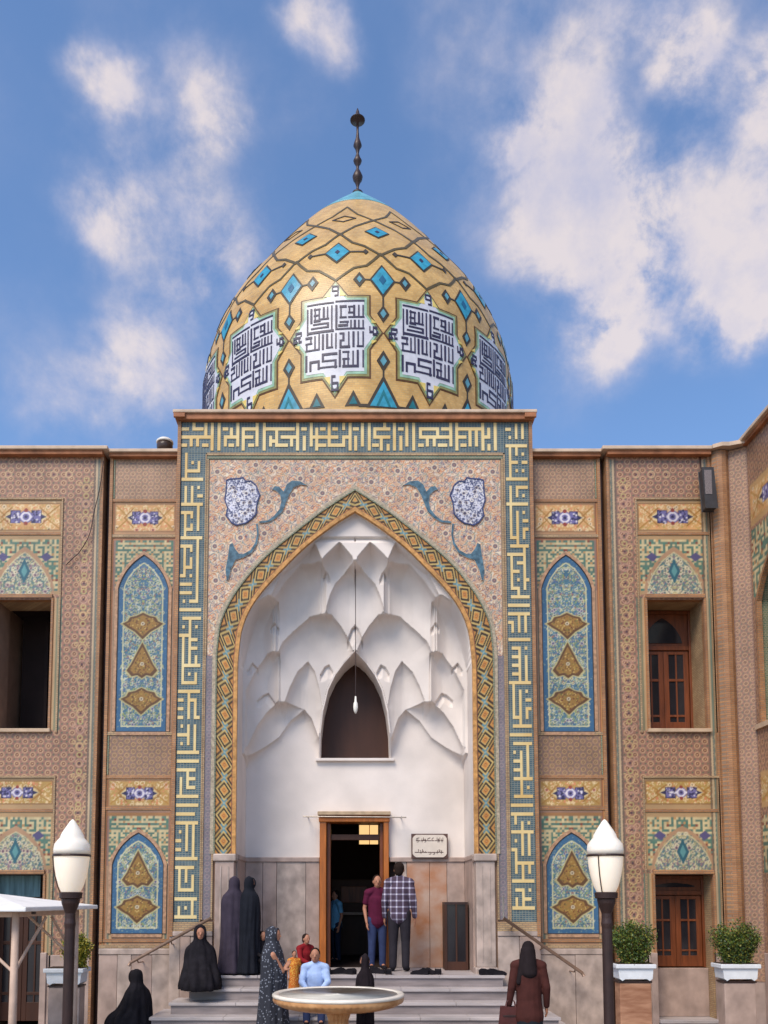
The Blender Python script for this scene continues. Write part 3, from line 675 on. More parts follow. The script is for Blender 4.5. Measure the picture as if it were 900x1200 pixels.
def niche():
    P = PORTAL
    # ---- stalactite vault and upper wall as one plaster surface
    cell = .0095; xs = np.arange(-1.95, 1.95+cell, cell); zs = np.arange(2.9, 8.53, cell); X, Z = np.meshgrid(xs, zs)
    zt = np.interp(np.abs(X), [p[0] for p in catmull(AI, 8)][:], [p[1] for p in catmull(AI, 8)]); zt[np.abs(X) > 1.885] = 6.0
    arch = [(-1.9, 6.0)]+[(x, z) for x, z in INNER if z >= 6.05]+[(1.9, 6.0)]
    d = polydist(X, Z, arch); inside = (Z < zt) | (Z < 6.0)
    ext = (inside & (np.abs(X) < 1.897)) | ((d < .055) & (Z > 5.9))
    d[~inside] = 0
    def zp(p): x, z = at(240+p[0]/2.5, 560+p[1]/2.5, .55); return (x-.02, z)
    F = np.full(X.shape, .10)
    cells = [  # outline in enlarged-photo coordinates (left half; mirrored), level, curl depth, hollow
        ([(300, 205), (330, 205), (445, 205)], .24, .10, .0),
        ([(205, 370), (235, 310), (262, 262), (318, 205), (335, 235), (350, 270)], .30, .22, .03),
        ([(345, 275), (362, 255), (400, 219), (436, 262), (445, 300)], .40, .26, .05),
        ([(213, 372), (243, 322), (288, 268), (340, 265), (364, 290), (359, 396)], .55, .34, .08),
        ([(358, 396), (372, 350), (386, 318), (428, 272), (445, 271)], .56, .36, .09),
        ([(108, 462), (148, 402), (196, 371), (221, 370), (221, 505)], .60, .32, .06),
        ([(219, 508), (232, 478), (262, 446), (312, 402), (375, 401), (402, 430), (424, 466), (441, 512), (445, 516)], .78, .46, .12),
        ([(122, 620), (150, 560), (186, 511), (222, 508), (222, 642)], .82, .32, .07),
        ([(236, 642), (250, 602), (272, 556), (303, 523), (322, 552), (336, 600), (346, 660)], .95, .36, .08),
        ([(352, 292), (358, 284), (366, 290), (372, 306)], .52, .1, .03),
        ([(420, 470), (433, 436), (445, 424)], .66, .14, .05), ([(196, 438), (208, 424), (221, 440)], .66, .12, .03),
        ([(340, 560), (352, 538), (366, 530), (378, 552)], .9, .14, .03), ([(150, 640), (168, 622), (184, 616), (204, 646)], .95, .12, .03), ([(126, 560), (140, 536), (156, 552)], .74, .1, .03),
        ([(118, 790), (150, 716), (178, 676), (210, 648), (242, 645), (290, 661), (300, 700)], 1.06, .30, .05),
        ([(60, 835), (125, 800), (170, 772), (212, 742), (248, 692), (290, 661), (312, 688), (332, 745), (360, 775), (445, 775)], 1.2, .16, 0)]
    UND = .16
    for pts, B, tau, hol in cells:
        q = [zp(p) for p in pts]
        for s in (1, -1):
            qq = [(s*x, z) for x, z in q]
            if s < 0: qq = qq[::-1]
            ex = np.array([p[0] for p in qq]); ez = np.array([p[1] for p in qq])
            if pts[-1][0] == 445:
                if s > 0: qq = qq+[(.0, ez[-1])]; 
                else: qq = [(.0, ez[0])]+qq
                ex = np.array([p[0] for p in qq]); ez = np.array([p[1] for p in qq])
            m = (X >= ex.min()) & (X <= ex.max()) & (Z < np.interp(X, ex, ez))
            t = polydist(X[m], Z[m], qq)/tau; t = np.clip(t, 0, 1)
            xc = (ex.min()+ex.max())/2; w = (ex.max()-ex.min())/2
            if pts[-1][0] == 445: xc = 0; w = np.abs(ex).max()
            u = (X[m]-xc)/w
            g = 1-np.sqrt(1-(1-t)**2)
            fc = B+hol*1.15*np.interp(u, [-1, -.62, -.2, .2, .62, 1], [0, .62, .95, .95, .62, 0])
            if tau < .15: F[m] += .075*(1-t)*np.clip(t*12, 0, 1)
            else: F[m] = fc-(fc-F[m])*g*(1-UND)
    rr = np.clip((Z-6.0)/.7, 0, 1); rr = rr*rr*(3-2*rr)*.62+.012
    lim = .04+1.2*np.sqrt(np.clip(1-(1-np.minimum(d/rr, 1))**2, 0, 1)); F = np.where(Z > 5.95, np.minimum(F, lim), F)
    # small accents: pendant tips between cells
    win = [zp2 for zp2 in [at(374, 889, 1.2), at(375, 862, 1.2), at(378, 838, 1.2), at(384, 812, 1.15), at(392, 794, 1.1), at(402, 781, 1.1), at(410, 774, 1.1)]]
    win = [(x+.0, z) for x, z in win]; apex = (0, at(416, 770, 1.1)[1])
    WIN = win+[apex]+[(-x, z) for x, z in win[::-1]]
    hole = inpoly(X, Z, WIN); door = (X > -.61) & (X < .585) & (Z < 3.62)
    keepv = ext & ~hole & ~door & (d >= 0)
    idx = np.arange(X.size).reshape(X.shape); q = np.stack([idx[:-1, :-1], idx[:-1, 1:], idx[1:, 1:], idx[1:, :-1]], -1).reshape(-1, 4)
    kf = keepv.ravel()[q].all(1); q = q[kf]; V = np.stack([X, F, Z], -1).reshape(-1, 3); us = np.unique(q); rm = np.zeros(X.size, np.int64); rm[us] = np.arange(len(us))
    mk('stalactite_vault', V[us], rm[q], M_plaster, P, smooth=False, label='white plaster stalactite vault and back wall of the niche')
    # window reveal, frame and dark sheet painted for the unlit interior behind
    ywin = 1.0
    A_, B_ = offset_strip(WIN, .004, -.022); V = []; Fq = []
    def fs(x, z):
        i = int(round((x-xs[0])/cell)); j = int(round((z-zs[0])/cell)); w = F[max(0, j-2):j+3, max(0, i-2):i+3]; return float(w.min())
    for a_, b_ in zip(A_, B_):
        y0 = fs(b_.x*1.0, b_.y)-.012
        V += [(a_.x, y0, a_.y), (b_.x, y0, b_.y), (b_.x, 1.5, b_.y), (a_.x, 1.5, a_.y)]
    for i in range(len(A_)-1):
        q = 4*i; r = q+4; Fq += [(q, q+1, r+1, r), (q+1, q+2, r+2, r+1), (q+2, q+3, r+3, r+2), (q+3, q, r, r+3)]
    mk('window_reveal', V, Fq, M_plaster, P)
    bar('window_sill', -.68, .68, 1.12, 1.5, WIN[0][1]-.05, WIN[0][1]-.002, M_plaster, P, .006)
    bar('window_backing', -.8, .8, 1.5, 1.56, 4.5, 6.6, M_darkbrown, P)
    # reveals
    for s in (-1, 1):
        a, b = sorted((s*1.888, s*1.93)); bar('plaster_reveal', a, b, .05, 1.24, 2.9, 6.08, M_plaster, P)
        a, b = sorted((s*1.885, s*1.93)); bar('marble_reveal', a, b, .2, 1.2, 1.02, 2.82, M_stone, P)
        a, b = sorted((s*1.87, s*1.93)); bar('rail_moulding', a, b, .2, 1.2, 2.82, 2.898, M_stone, P, .008)
        # cables and edge line on the reveal
    # back wall marble slabs
    zs_ = (1.02, 2.82); kinds = [M_stone, M_stone, M_stone2, M_stone]
    xx = -1.885
    for k, w in enumerate((.3, .24, .5, .235)):
        bar('marble_slab', xx+.003, xx+w-.003, 1.18-.005*(k % 2), 1.26, zs_[0], zs_[1], kinds[k], P, .004); xx += w
    xx = .69
    for k, w in enumerate((.2, .39, .30, .305)):
        m = (M_stone2, M_stone3, M_stone3, M_stone)[k]
        bar('marble_slab', xx+.003, xx+w-.003, 1.18-.005*(k % 2), 1.26, zs_[0], zs_[1], m, P, .004); xx += w
    bar('dado_rail', -1.885, -.61, 1.15, 1.26, 2.82, 2.9, M_stone, P, .01); bar('dado_rail', .59, 1.885, 1.15, 1.26, 2.82, 2.9, M_stone, P, .01)
    # entrance door frame
    bar('door_jamb', -.605, -.49, 1.08, 1.5, 1.02, 3.56, M_wood, P, .012); bar('door_jamb', .49, .58, 1.08, 1.5, 1.02, 3.56, M_wood, P, .012)
    bar('inner_jamb', -.488, -.42, 1.2, 1.45, 1.02, 3.5, M_redwood, P, .01); bar('inner_jamb', .43, .488, 1.2, 1.45, 1.02, 3.5, M_redwood, P, .01)
    bar('door_head', -.62, .595, 1.06, 1.5, 3.5, 3.62, M_wood, P, .012); bar('door_hood', -.64, .61, 1.0, 1.3, 3.615, 3.68, mat('weathered_hood', lin(186, 160, 130), .6, .15, 8), P, .01)
    bar('transom_rail', -.418, .428, 1.24, 1.3, 3.2, 3.3, M_darkbrown, P, .008)
    # hall behind the door
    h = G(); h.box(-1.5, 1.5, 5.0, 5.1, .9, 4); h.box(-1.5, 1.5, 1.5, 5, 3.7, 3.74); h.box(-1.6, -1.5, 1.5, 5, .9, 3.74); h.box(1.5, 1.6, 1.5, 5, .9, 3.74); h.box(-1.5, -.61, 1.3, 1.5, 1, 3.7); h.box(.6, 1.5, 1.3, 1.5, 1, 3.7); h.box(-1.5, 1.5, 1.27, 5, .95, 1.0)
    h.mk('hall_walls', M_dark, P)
    bar('inner_door', -.5, .5, 4.7, 4.78, 1.0, 2.6, M_darkbrown, P, .01); bar('inner_door_panel', -.3, .25, 4.66, 4.7, 2.1, 2.45, M_redwood, P, .01)
    bar('wall_shelf', -.25, .3, 4.5, 4.66, 1.85, 1.9, M_stone, P)
niche()

# ================================================================== DOME
DP = [(17.1, 0.02), (16.8, 0.307), (16.4, 0.701), (15.9, 1.167), (15.3, 1.652), (14.6, 2.151), (13.9, 2.64), (13.2, 2.958), (12.5, 3.121), (11.9, 3.14), (11.3, 3.145), (10.08, 3.145)]
DC = catmull(DP, 8)[::-1]; DX, DY = .055, 3.4
ZR = ([0, 12.0, 12.75, 13.27, 13.6, 13.93, 14.22, 14.38, 14.67, 15.16, 17.1], [0, 12.0, 12.72, 13.22, 13.6, 13.98, 14.4, 14.64, 15.02, 15.63, 17.1])   # pattern height to true height
def domep(a, z, off=0.):
    z = float(np.interp(z, *ZR))
    r = float(np.interp(z, DC[:, 0], DC[:, 1]))+off; t = R(a)
    return (r*math.sin(t), -r*math.cos(t), z+off*.35)
def clip(poly, axis, val, keep_less):
    out = []
    for i in range(len(poly)):
        p, q = poly[i-1], poly[i]; ip = (p[axis] < val) == keep_less; iq = (q[axis] < val) == keep_less
        if ip != iq: t = (val-p[axis])/(q[axis]-p[axis]); out.append((p[0]+t*(q[0]-p[0]), p[1]+t*(q[1]-p[1])))
        if iq: out.append(q)
    return out
def drape(g, poly, off, da=2.0, dz=.12, rim=True):
    a0 = min(p[0] for p in poly); a1 = max(p[0] for p in poly); z0 = min(p[1] for p in poly); z1 = max(p[1] for p in poly)
    na = max(1, math.ceil((a1-a0)/da)); nz = max(1, math.ceil((z1-z0)/dz))
    for i in range(na):
        c = clip(clip(poly, 0, a0+(a1-a0)*i/na, False), 0, a0+(a1-a0)*(i+1)/na+1e-9, True) if na > 1 else poly
        if len(c) < 3: continue
        for j in range(nz):
            e = clip(clip(c, 1, z0+(z1-z0)*j/nz, False), 1, z0+(z1-z0)*(j+1)/nz+1e-9, True) if nz > 1 else c
            if len(e) < 3: continue
            n = len(g.V); g.V += [domep(a, z, off) for a, z in e]; g.F.append(tuple(range(n, n+len(e))))
    if rim:
        for k in range(len(poly)):
            (p0, p1), (q0, q1) = poly[k-1], poly[k]; m = max(1, int(max(abs(q0-p0)/3, abs(q1-p1)/.2)))
            for t in range(m):
                A = (p0+(q0-p0)*t/m, p1+(q1-p1)*t/m); B = (p0+(q0-p0)*(t+1)/m, p1+(q1-p1)*(t+1)/m); n = len(g.V)
                g.V += [domep(*A, -.01), domep(*B, -.01), domep(*B, off), domep(*A, off)]; g.F.append((n, n+1, n+2, n+3))
    return g
def dline(g, pts, w, off):
    """strap line on the dome; w in metres"""
    for (a, z), (b, y) in zip(pts[:-1], pts[1:]):
        r = float(np.interp(np.interp((z+y)/2, *ZR), DC[:, 0], DC[:, 1])); k = math.radians(r)  # metres per degree
        dx, dz = (b-a)*k, (y-z); L = math.hypot(dx, dz)+1e-9; nx, nz = -dz/L*w/2, dx/L*w/2; ex, ez = dx/L*w/3, dz/L*w/3
        a_, b_ = a-ex/k, b+ex/k; z_, y_ = z-ez, y+ez
        drape(g, [(a_-nx/k, z_-nz), (b_-nx/k, y_-nz), (b_+nx/k, y_+nz), (a_+nx/k, z_+nz)], off)
def diamond(a, z, ha, hz): return [(a-ha, z), (a, z-hz), (a+ha, z), (a, z+hz)]
def seg_bitmap():
    # lettering of the square panel, read from the photograph (x, y in enlarged pixels)
    Hs = [(105, 395, 190), (432, 740, 183), (185, 245, 372), (185, 240, 312), (185, 245, 250), (245, 345, 362), (105, 395, 492), (180, 340, 408), (150, 345, 450),
          (430, 740, 478), (480, 545, 245), (480, 545, 358), (575, 640, 250), (575, 640, 312), (575, 740, 358), (480, 565, 408), (465, 560, 445),
          (88, 150, 540), (88, 150, 602), (88, 240, 672), (330, 388, 662), (478, 520, 530), (478, 520, 600), (478, 580, 668), (675, 738, 662),
          (85, 240, 732), (85, 140, 876), (140, 240, 797), (235, 436, 866), (278, 436, 732), (280, 428, 802), (515, 572, 722), (515, 572, 790), (515, 680, 868)]
    Vs = [(105, 245, 500), (148, 245, 380), (190, 245, 312), (240, 250, 372), (190, 312, 372), (292, 245, 360), (338, 245, 360), (386, 235, 492), (340, 408, 450),
          (437, 235, 478), (488, 245, 358), (582, 250, 312), (636, 245, 358), (690, 245, 358), (735, 240, 358), (558, 408, 445), (600, 405, 478), (645, 405, 478), (690, 405, 478), (735, 400, 478),
          (98, 600, 672), (145, 540, 602), (192, 535, 668), (240, 525, 672), (285, 530, 668), (332, 530, 662), (386, 530, 662), (432, 528, 668), (485, 600, 668), (515, 530, 600), (578, 520, 668), (628, 520, 665), (678, 520, 662), (735, 520, 662),
          (92, 732, 880), (140, 797, 876), (236, 797, 868), (284, 732, 802), (428, 802, 868), (476, 708, 862), (524, 790, 868), (568, 722, 868), (626, 718, 866), (676, 715, 868), (735, 710, 872)]
    k = 8.; x0, y0 = 80, 168; B = np.zeros((int((892-168)/k)+1, int((756-80)/k)+1), bool); h = 9.5
    for a, b, y in Hs: B[int(round((y-h-y0)/k)):int(round((y+h-y0)/k)), int(round((a-h-x0)/k)):int(round((b+h-x0)/k))] = 1
    for x, a, b in Vs: B[int(round((a-h-y0)/k)):int(round((b+h-y0)/k)), int(round((x-h-x0)/k)):int(round((x+h-x0)/k))] = 1
    return B
def txt_bitmap(rows): return np.array([[c == '#' for c in r] for r in rows.split('|')])

def dome():
    D = thing('tiled_dome', 'pointed yellow tiled dome with star medallions of square script and turquoise lozenges', 'dome', (DX, DY, 0))
    MG = brickmat('golden_dome_brick', lin(216, 174, 104), lin(200, 154, 84), lin(188, 158, 112), .08, .04, .003, .4, offset=.5)
    gp = MG.node_tree.nodes['Principled BSDF']; gp.inputs['Coat Weight'].default_value = .22; gp.inputs['Coat Roughness'].default_value = .3
    g = G(); seg = 144
    zs = list(np.linspace(10.08, 16.2, 60))+list(np.linspace(16.3, 17.1, 16))
    g.lathe([(float(np.interp(z, DC[:, 0], DC[:, 1])), z) for z in zs if z <= 16.02], seg=seg, caps=False)
    mk('dome_shell', g.V, g.F, MG, D, smooth=True, world=False)
    MC = mat('turquoise_glaze', lin(56, 150, 176), .28, .16, 9, .12, 60, .45); MK = mat('dark_outline_glaze', lin(66, 56, 44), .4, .1, 8, .1, 60, .3)
    MO = mat('olive_glaze', lin(140, 134, 78), .3, .14, 9, .12, 60, .4); MV = mat('pale_green_glaze', lin(150, 186, 158), .3, .14, 9, .12, 60, .4)
    MWh = mat('white_glaze', lin(208, 206, 212), .3, .06, 9, .12, 60, .4); MI = mat('indigo_lettering', lin(58, 52, 76), .35, .12, 8, .1, 60, .3)
    MY = mat('bright_yellow_glaze', lin(226, 200, 110), .3, .12, 8, .1, 60, .4); MB = mat('brown_outline', lin(96, 62, 30), .4, .12, 8, .1, 60, .3)
    g = G(); g.lathe([(float(np.interp(z, DC[:, 0], DC[:, 1]))+.004, z) for z in zs if z > 15.85], seg=seg, caps=True)
    mk('turquoise_cap', g.V, g.F, mat('pale_turquoise_glaze', lin(112, 176, 188), .28, .16, 5, .12, 60, .45), D, smooth=True, world=False)
    def ring_of(name, gg, m, off=0.0, parent=None, label=None):
        first = None; out = []
        for k in range(12):
            if first is None: first = o = mk(name, gg.V, gg.F, m, D, world=False)
            else:
                o = first.copy(); COL.objects.link(o); o.parent = D
            o.rotation_euler = (0, 0, R(off+30*k)); out.append(o)
        return out
    A0 = -7.2
    def star(e):            # outline grown by e metres
        ka = e/.0545; sq = 11.1+ka; zt, zb = 12.47+e, 10.95-e; nw = 4.0
        return [(-15-ka*1.05, 11.77), (-sq, 11.46), (-sq, zb), (-nw-ka*.2, zb), (0, 10.60-e*1.3), (nw+ka*.2, zb), (sq, zb), (sq, 11.46), (15+ka*1.05, 11.77), (sq, 12.08), (sq, zt), (nw+ka*.2, zt), (0, 12.80+e*1.2), (-nw-ka*.2, zt), (-sq, zt), (-sq, 12.08)]
    for q in (MC, MO, MV, MWh, MY):
        qp = q.node_tree.nodes['Principled BSDF']; qp.inputs['Coat Weight'].default_value = .2; qp.inputs['Coat Roughness'].default_value = .3
    # star medallions: four stacked layers and the lettering
    meds = ring_of('star_medallion', drape(G(), star(0), .006), MB, A0)
    layers = [('olive_border', star(-.028), .010, MO), ('green_border', star(-.068), .014, MV), ('white_field', star(-.112), .018, MWh)]
    protos = []
    for nm, pl, off, m in layers: protos.append((nm, drape(G(), pl, off), m))
    y = G()
    for s in (-1, 1):
        for zc, dz in ((12.44, .1), (10.98, -.1)): drape(y, [(s*1.4, zc), (s*3.4, zc), (s*1.5, zc+dz*1.5)] if s > 0 else [(s*1.5, zc+dz*1.5), (s*3.4, zc), (s*1.4, zc)], .022)
        for zc, dz in ((11.96, .06), (11.58, -.06)): drape(y, [(s*11.3, zc-dz*.6), (s*11.3, zc+dz*.6), (s*12.9, zc-dz*.5)], .022)
    protos.append(('yellow_corner', y, MY))
    bm = seg_bitmap()
    letters = G()
    def add_rel(gg, B, a0, a1, z0, z1, off=.026):
        h, w = B.shape
        P = lambda i, j, o: domep(a0+(a1-a0)*i/w, z1-(z1-z0)*j/h, o)
        for j in range(h):
            i = 0
            while i < w:
                if B[j, i]:
                    k = i
                    while k < w and B[j, k] and k-i < 8: k += 1
                    n = len(gg.V); gg.V += [P(i, j+1, off), P(k, j+1, off), P(k, j, off), P(i, j, off)]; gg.F.append((n, n+1, n+2, n+3))
                    i = k
                else: i += 1
        for j in range(h):
            for i in range(w):
                if B[j, i]:
                    for (di, dj, e) in ((-1, 0, (i, j+1, i, j)), (1, 0, (i+1, j, i+1, j+1)), (0, -1, (i, j, i+1, j)), (0, 1, (i+1, j+1, i, j+1))):
                        a, b = i+di, j+dj
                        if not (0 <= a < w and 0 <= b < h and B[b, a]):
                            n = len(gg.V); gg.V += [P(e[0], e[1], .017), P(e[2], e[3], .017), P(e[2], e[3], off), P(e[0], e[1], off)]; gg.F.append((n, n+1, n+2, n+3))
    add_rel(letters, bm, -9.35, 9.35, 11.10, 12.36)
    nine = txt_bitmap('#####|#...#|#...#|#####|....#|....#|..###'); six = txt_bitmap('###..|#....|#....|#####|#...#|#...#|#####')
    sd = txt_bitmap('..######|..#....#|#######.|#.#..#..|####.###'); sd2 = txt_bitmap('#..####.|#..#..#.|####..##|...####.|........')
    add_rel(letters, nine, -1.1, 1.1, 12.44, 12.66); add_rel(letters, six, -1.1, 1.1, 10.72, 11.0)
    add_rel(letters, sd, -13.4, -10.6, 11.66, 11.86); add_rel(letters, sd2, 10.6, 13.4, 11.66, 11.86)
    protos.append(('lettering', letters, MI))
    for nm, gg, m in protos:
        me = None
        for md in meds:
            if me is None: o = mk(nm, gg.V, gg.F, m, md, world=False); me = o.data
            else: o = bpy.data.objects.new(nm, me); COL.objects.link(o); o.parent = md
            if nm in ('lettering', 'yellow_corner'): o['kind'] = 'stuff'
    # strapwork
    st = G(); ww = .044
    for s in (-1, 1):
        dline(st, [(0, 12.80), (s*5.8, 13.07), (s*10, 13.13), (s*15, 13.43)], ww, .008)
        dline(st, [(s*15, 13.40), (s*9.5, 13.60), (s*5, 13.70), (0, 13.98)], ww, .0085)
        dline(st, [(0, 13.96), (s*6, 14.2), (s*15, 14.42)], ww, .008)
        dline(st, [(s*15, 14.42), (s*7, 14.62), (0, 14.95)], ww*.8, .0085)
    ring_of('strapwork', st, mat('strapwork_glaze', lin(92, 78, 48), .35, .12, 8, .1, 60, .3), A0)
    # lozenges
    loz = []
    def add(name, polys, m, where, label=None):
        gg = G()
        for pl, off in polys: drape(gg, pl, off)
        return ring_of(name, gg, m, A0+where)
    add('turquoise_lozenge_rim', [(diamond(0, 12.80, 4.2, .37), .008)], MK, 15); add('turquoise_lozenge', [(diamond(0, 12.80, 3.5, .305), .013)], MC, 15)
    add('lozenge_heart', [(diamond(0, 12.80, 1.2, .11), .018)], mat('deep_blue_glaze', lin(40, 96, 130), .3, .12, 8), 15)
    def ringp(name, pls, m, off):
        for pl, o in pls: ring_of(name, drape(G(), pl, o), m, off)
    def ringl(name, segs, m, off, w=.03, o=.007):
        for sg in segs: g = G(); dline(g, sg, w, o); ring_of(name, g, m, off)
    MS = mat('slate_blue_glaze', lin(96, 150, 164), .3, .12, 8)
    ringp('small_lozenge_rim', [(diamond(-7.4, 12.8, 2, .17), .009), (diamond(7.4, 12.8, 2, .17), .009), (diamond(0, 12.12, 1.9, .16), .009), (diamond(0, 11.27, 2.1, .19), .009)], MK, A0+15)
    ringp('small_lozenge', [(diamond(-7.4, 12.8, .9, .08), .014), (diamond(7.4, 12.8, .9, .08), .014), (diamond(0, 12.12, 1.0, .085), .014), (diamond(0, 11.27, 1.05, .095), .014)], MS, A0+15)
    ringl('connector_line', [[(-6, 12.8), (-3.6, 12.8)], [(3.6, 12.8), (6, 12.8)], [(0, 12.5), (0, 12.2)], [(0, 11.12), (0, 10.93)]], MK, A0+15)
    add('upper_lozenge_rim', [(diamond(0, 13.46, 4.7, .255), .009)], MK, 0); add('upper_lozenge', [(diamond(0, 13.46, 4.0, .21), .014)], MC, 0)
    add('lozenge_heart', [(diamond(0, 13.46, .9, .05), .018)], MI, 0)
    ringl('arm_line', [[(-9.6, 13.46), (-4.2, 13.46)], [(4.2, 13.46), (9.6, 13.46)]], MK, A0, .028, .0095)
    ringp('arm_tip', [(diamond(-9.8, 13.46, 1.0, .06), .012), (diamond(9.8, 13.46, 1.0, .06), .012)], MK, A0)
    ringl('top_outline_lozenge', [[(-6, 14.47), (0, 14.57), (6, 14.47), (0, 14.37), (-6, 14.47)]], MK, A0, .024, .0095)
    add('top_lozenge_rim', [(diamond(0, 14.02, 5.2, .18), .009)], MK, 15); add('top_lozenge', [(diamond(0, 14.02, 4.4, .145), .014)], MC, 15); add('lozenge_heart', [(diamond(0, 14.02, 1, .04), .018)], MI, 15)
    # stepped triangles at the foot
    MT = mat('deep_teal_glaze', lin(40, 110, 120), .3, .12, 8)
    ringp('foot_triangle_rim', [([(-5.4, 10.44), (5.4, 10.44), (0, 11.02)], .008)]+[([(s*9.3-2.6, 10.46), (s*9.3+2.6, 10.46), (s*9.3, 10.74)], .008) for s in (-1, 1)], MK, A0+15)
    ringl('foot_line', [[(s*5, 10.47), (s*7.4, 10.47)] for s in (-1, 1)], MK, A0+15, .05, .0085)
    ringp('foot_triangle', [([(-4.2, 10.46), (4.2, 10.46), (0, 10.90)], .013)], MC, A0+15)
    ringp('foot_chevron', [([(-2.2, 10.47), (-1.5, 10.47), (0, 10.66), (1.5, 10.47), (2.2, 10.47), (0, 10.76)], .018)]+[([(s*9.3-1.3, 10.49), (s*9.3+1.3, 10.49), (s*9.3, 10.64)], .013) for s in (-1, 1)], MT, A0+15)
    # foot ledge
    g = G(); g.lathe([(3.16, 10.09), (3.26, 10.1), (3.26, 10.2), (3.19, 10.24), (3.16, 10.24)], seg=96, caps=False)
    mk('foot_ledge', g.V, g.F, M_cap, D, world=False, smooth=False)
    # finial: stacked bulbs
    zt = 17.06; k = 1.0
    def zz(py): return at(CX, py, DY)[1]
    prof = []
    for py, r in [(230, .11), (228, .13), (226.5, .12), (225, .03), (219, .028), (214, .06), (211, .1), (207.5, .115), (203, .08), (198, .03), (194.5, .035), (191, .08), (188.5, .095), (185, .06), (180, .028), (175, .05), (171, .095), (168, .08), (162, .04), (154, .026), (148, .03)]: prof.append((r*.95, zz(py)))
    g = G(); g.lathe(prof, seg=20); o = mk('finial_stem', g.V, g.F, M_iron, D, smooth=True, world=False)
    prof = [(r, zz(py)) for py, r in [(148, .03), (143, .03), (141.8, .145), (141, .16), (139.6, .13), (137.6, .085), (135, .05), (131, .034), (127, .008)]]
    g = G(); g.lathe(prof, seg=20); mk('finial_head', g.V, g.F, M_iron, D, smooth=True, world=False)
dome()

# ================================================================== WINGS
def wood_door(parent, x0, x1, z0, z1, Y, m, leaves=2, top=None, glassm=None):
    """framed and glazed double door; returns nothing, adds parts"""
    glassm = glassm or M_glass; fw = .055
    top = top or z1
    bar('door_frame', x0, x0+fw, Y-.05, Y+.05, z0, z1, m, parent, .006); bar('door_frame', x1-fw, x1, Y-.05, Y+.05, z0, z1, m, parent, .006)
    bar('door_frame', x0+fw, x1-fw, Y-.05, Y+.05, z1-fw, z1, m, parent, .006)
    a, b = x0+fw+.004, x1-fw-.004; lw = (b-a)/leaves; zt = top-fw-.004
    for i in range(leaves):
        p, q = a+i*lw+.003, a+(i+1)*lw-.003; L = q-p; sw = L*.2
        d = bar('door_leaf', p, p+sw, Y-.02, Y+.02, z0+.01, zt, m, parent, .005)
        for (u0, u1, v0, v1) in ((q-sw, q, z0+.01, zt), (p+sw, q-sw, z0+.01, z0+(zt-z0)*.16), (p+sw, q-sw, zt-.06, zt), (p+sw, q-sw, z0+(zt-z0)*.64, z0+(zt-z0)*.67), (p+sw, q-sw, z0+(zt-z0)*.22, z0+(zt-z0)*.245)):
            bar('rail', u0, u1, Y-.018, Y+.018, v0, v1, m, d, .004)
        mid = (p+q)/2; bar('mullion', mid-.012, mid+.012, Y-.017, Y+.017, z0+(zt-z0)*.16, zt-.06, m, d)
        for (v0, v1) in ((.16, .22), (.245, .64), (.67, .97)):
            for (u0, u1) in ((p+sw, mid-.012), (mid+.012, q-sw)): bar('pane', u0, u1, Y, Y+.006, z0+(zt-z0)*v0, z0+(zt-z0)*v1, glassm, d)
    if top < z1-.05:
        bar('transom', x0+fw, x1-fw, Y-.045, Y+.045, top-.05, top+.02, m, parent, .006)
        bar('fanlight_board', x0+fw, x1-fw, Y+.0, Y+.03, top+.02, z1-fw, m, parent)
        cx = (x0+x1)/2
        pts = tudor(cx, (x1-x0)*.34, top+.08, top+.1, z1-.12)
        G().prism(pts, Y-.012, Y-.002).mk('fanlight_pane', glassm, parent)

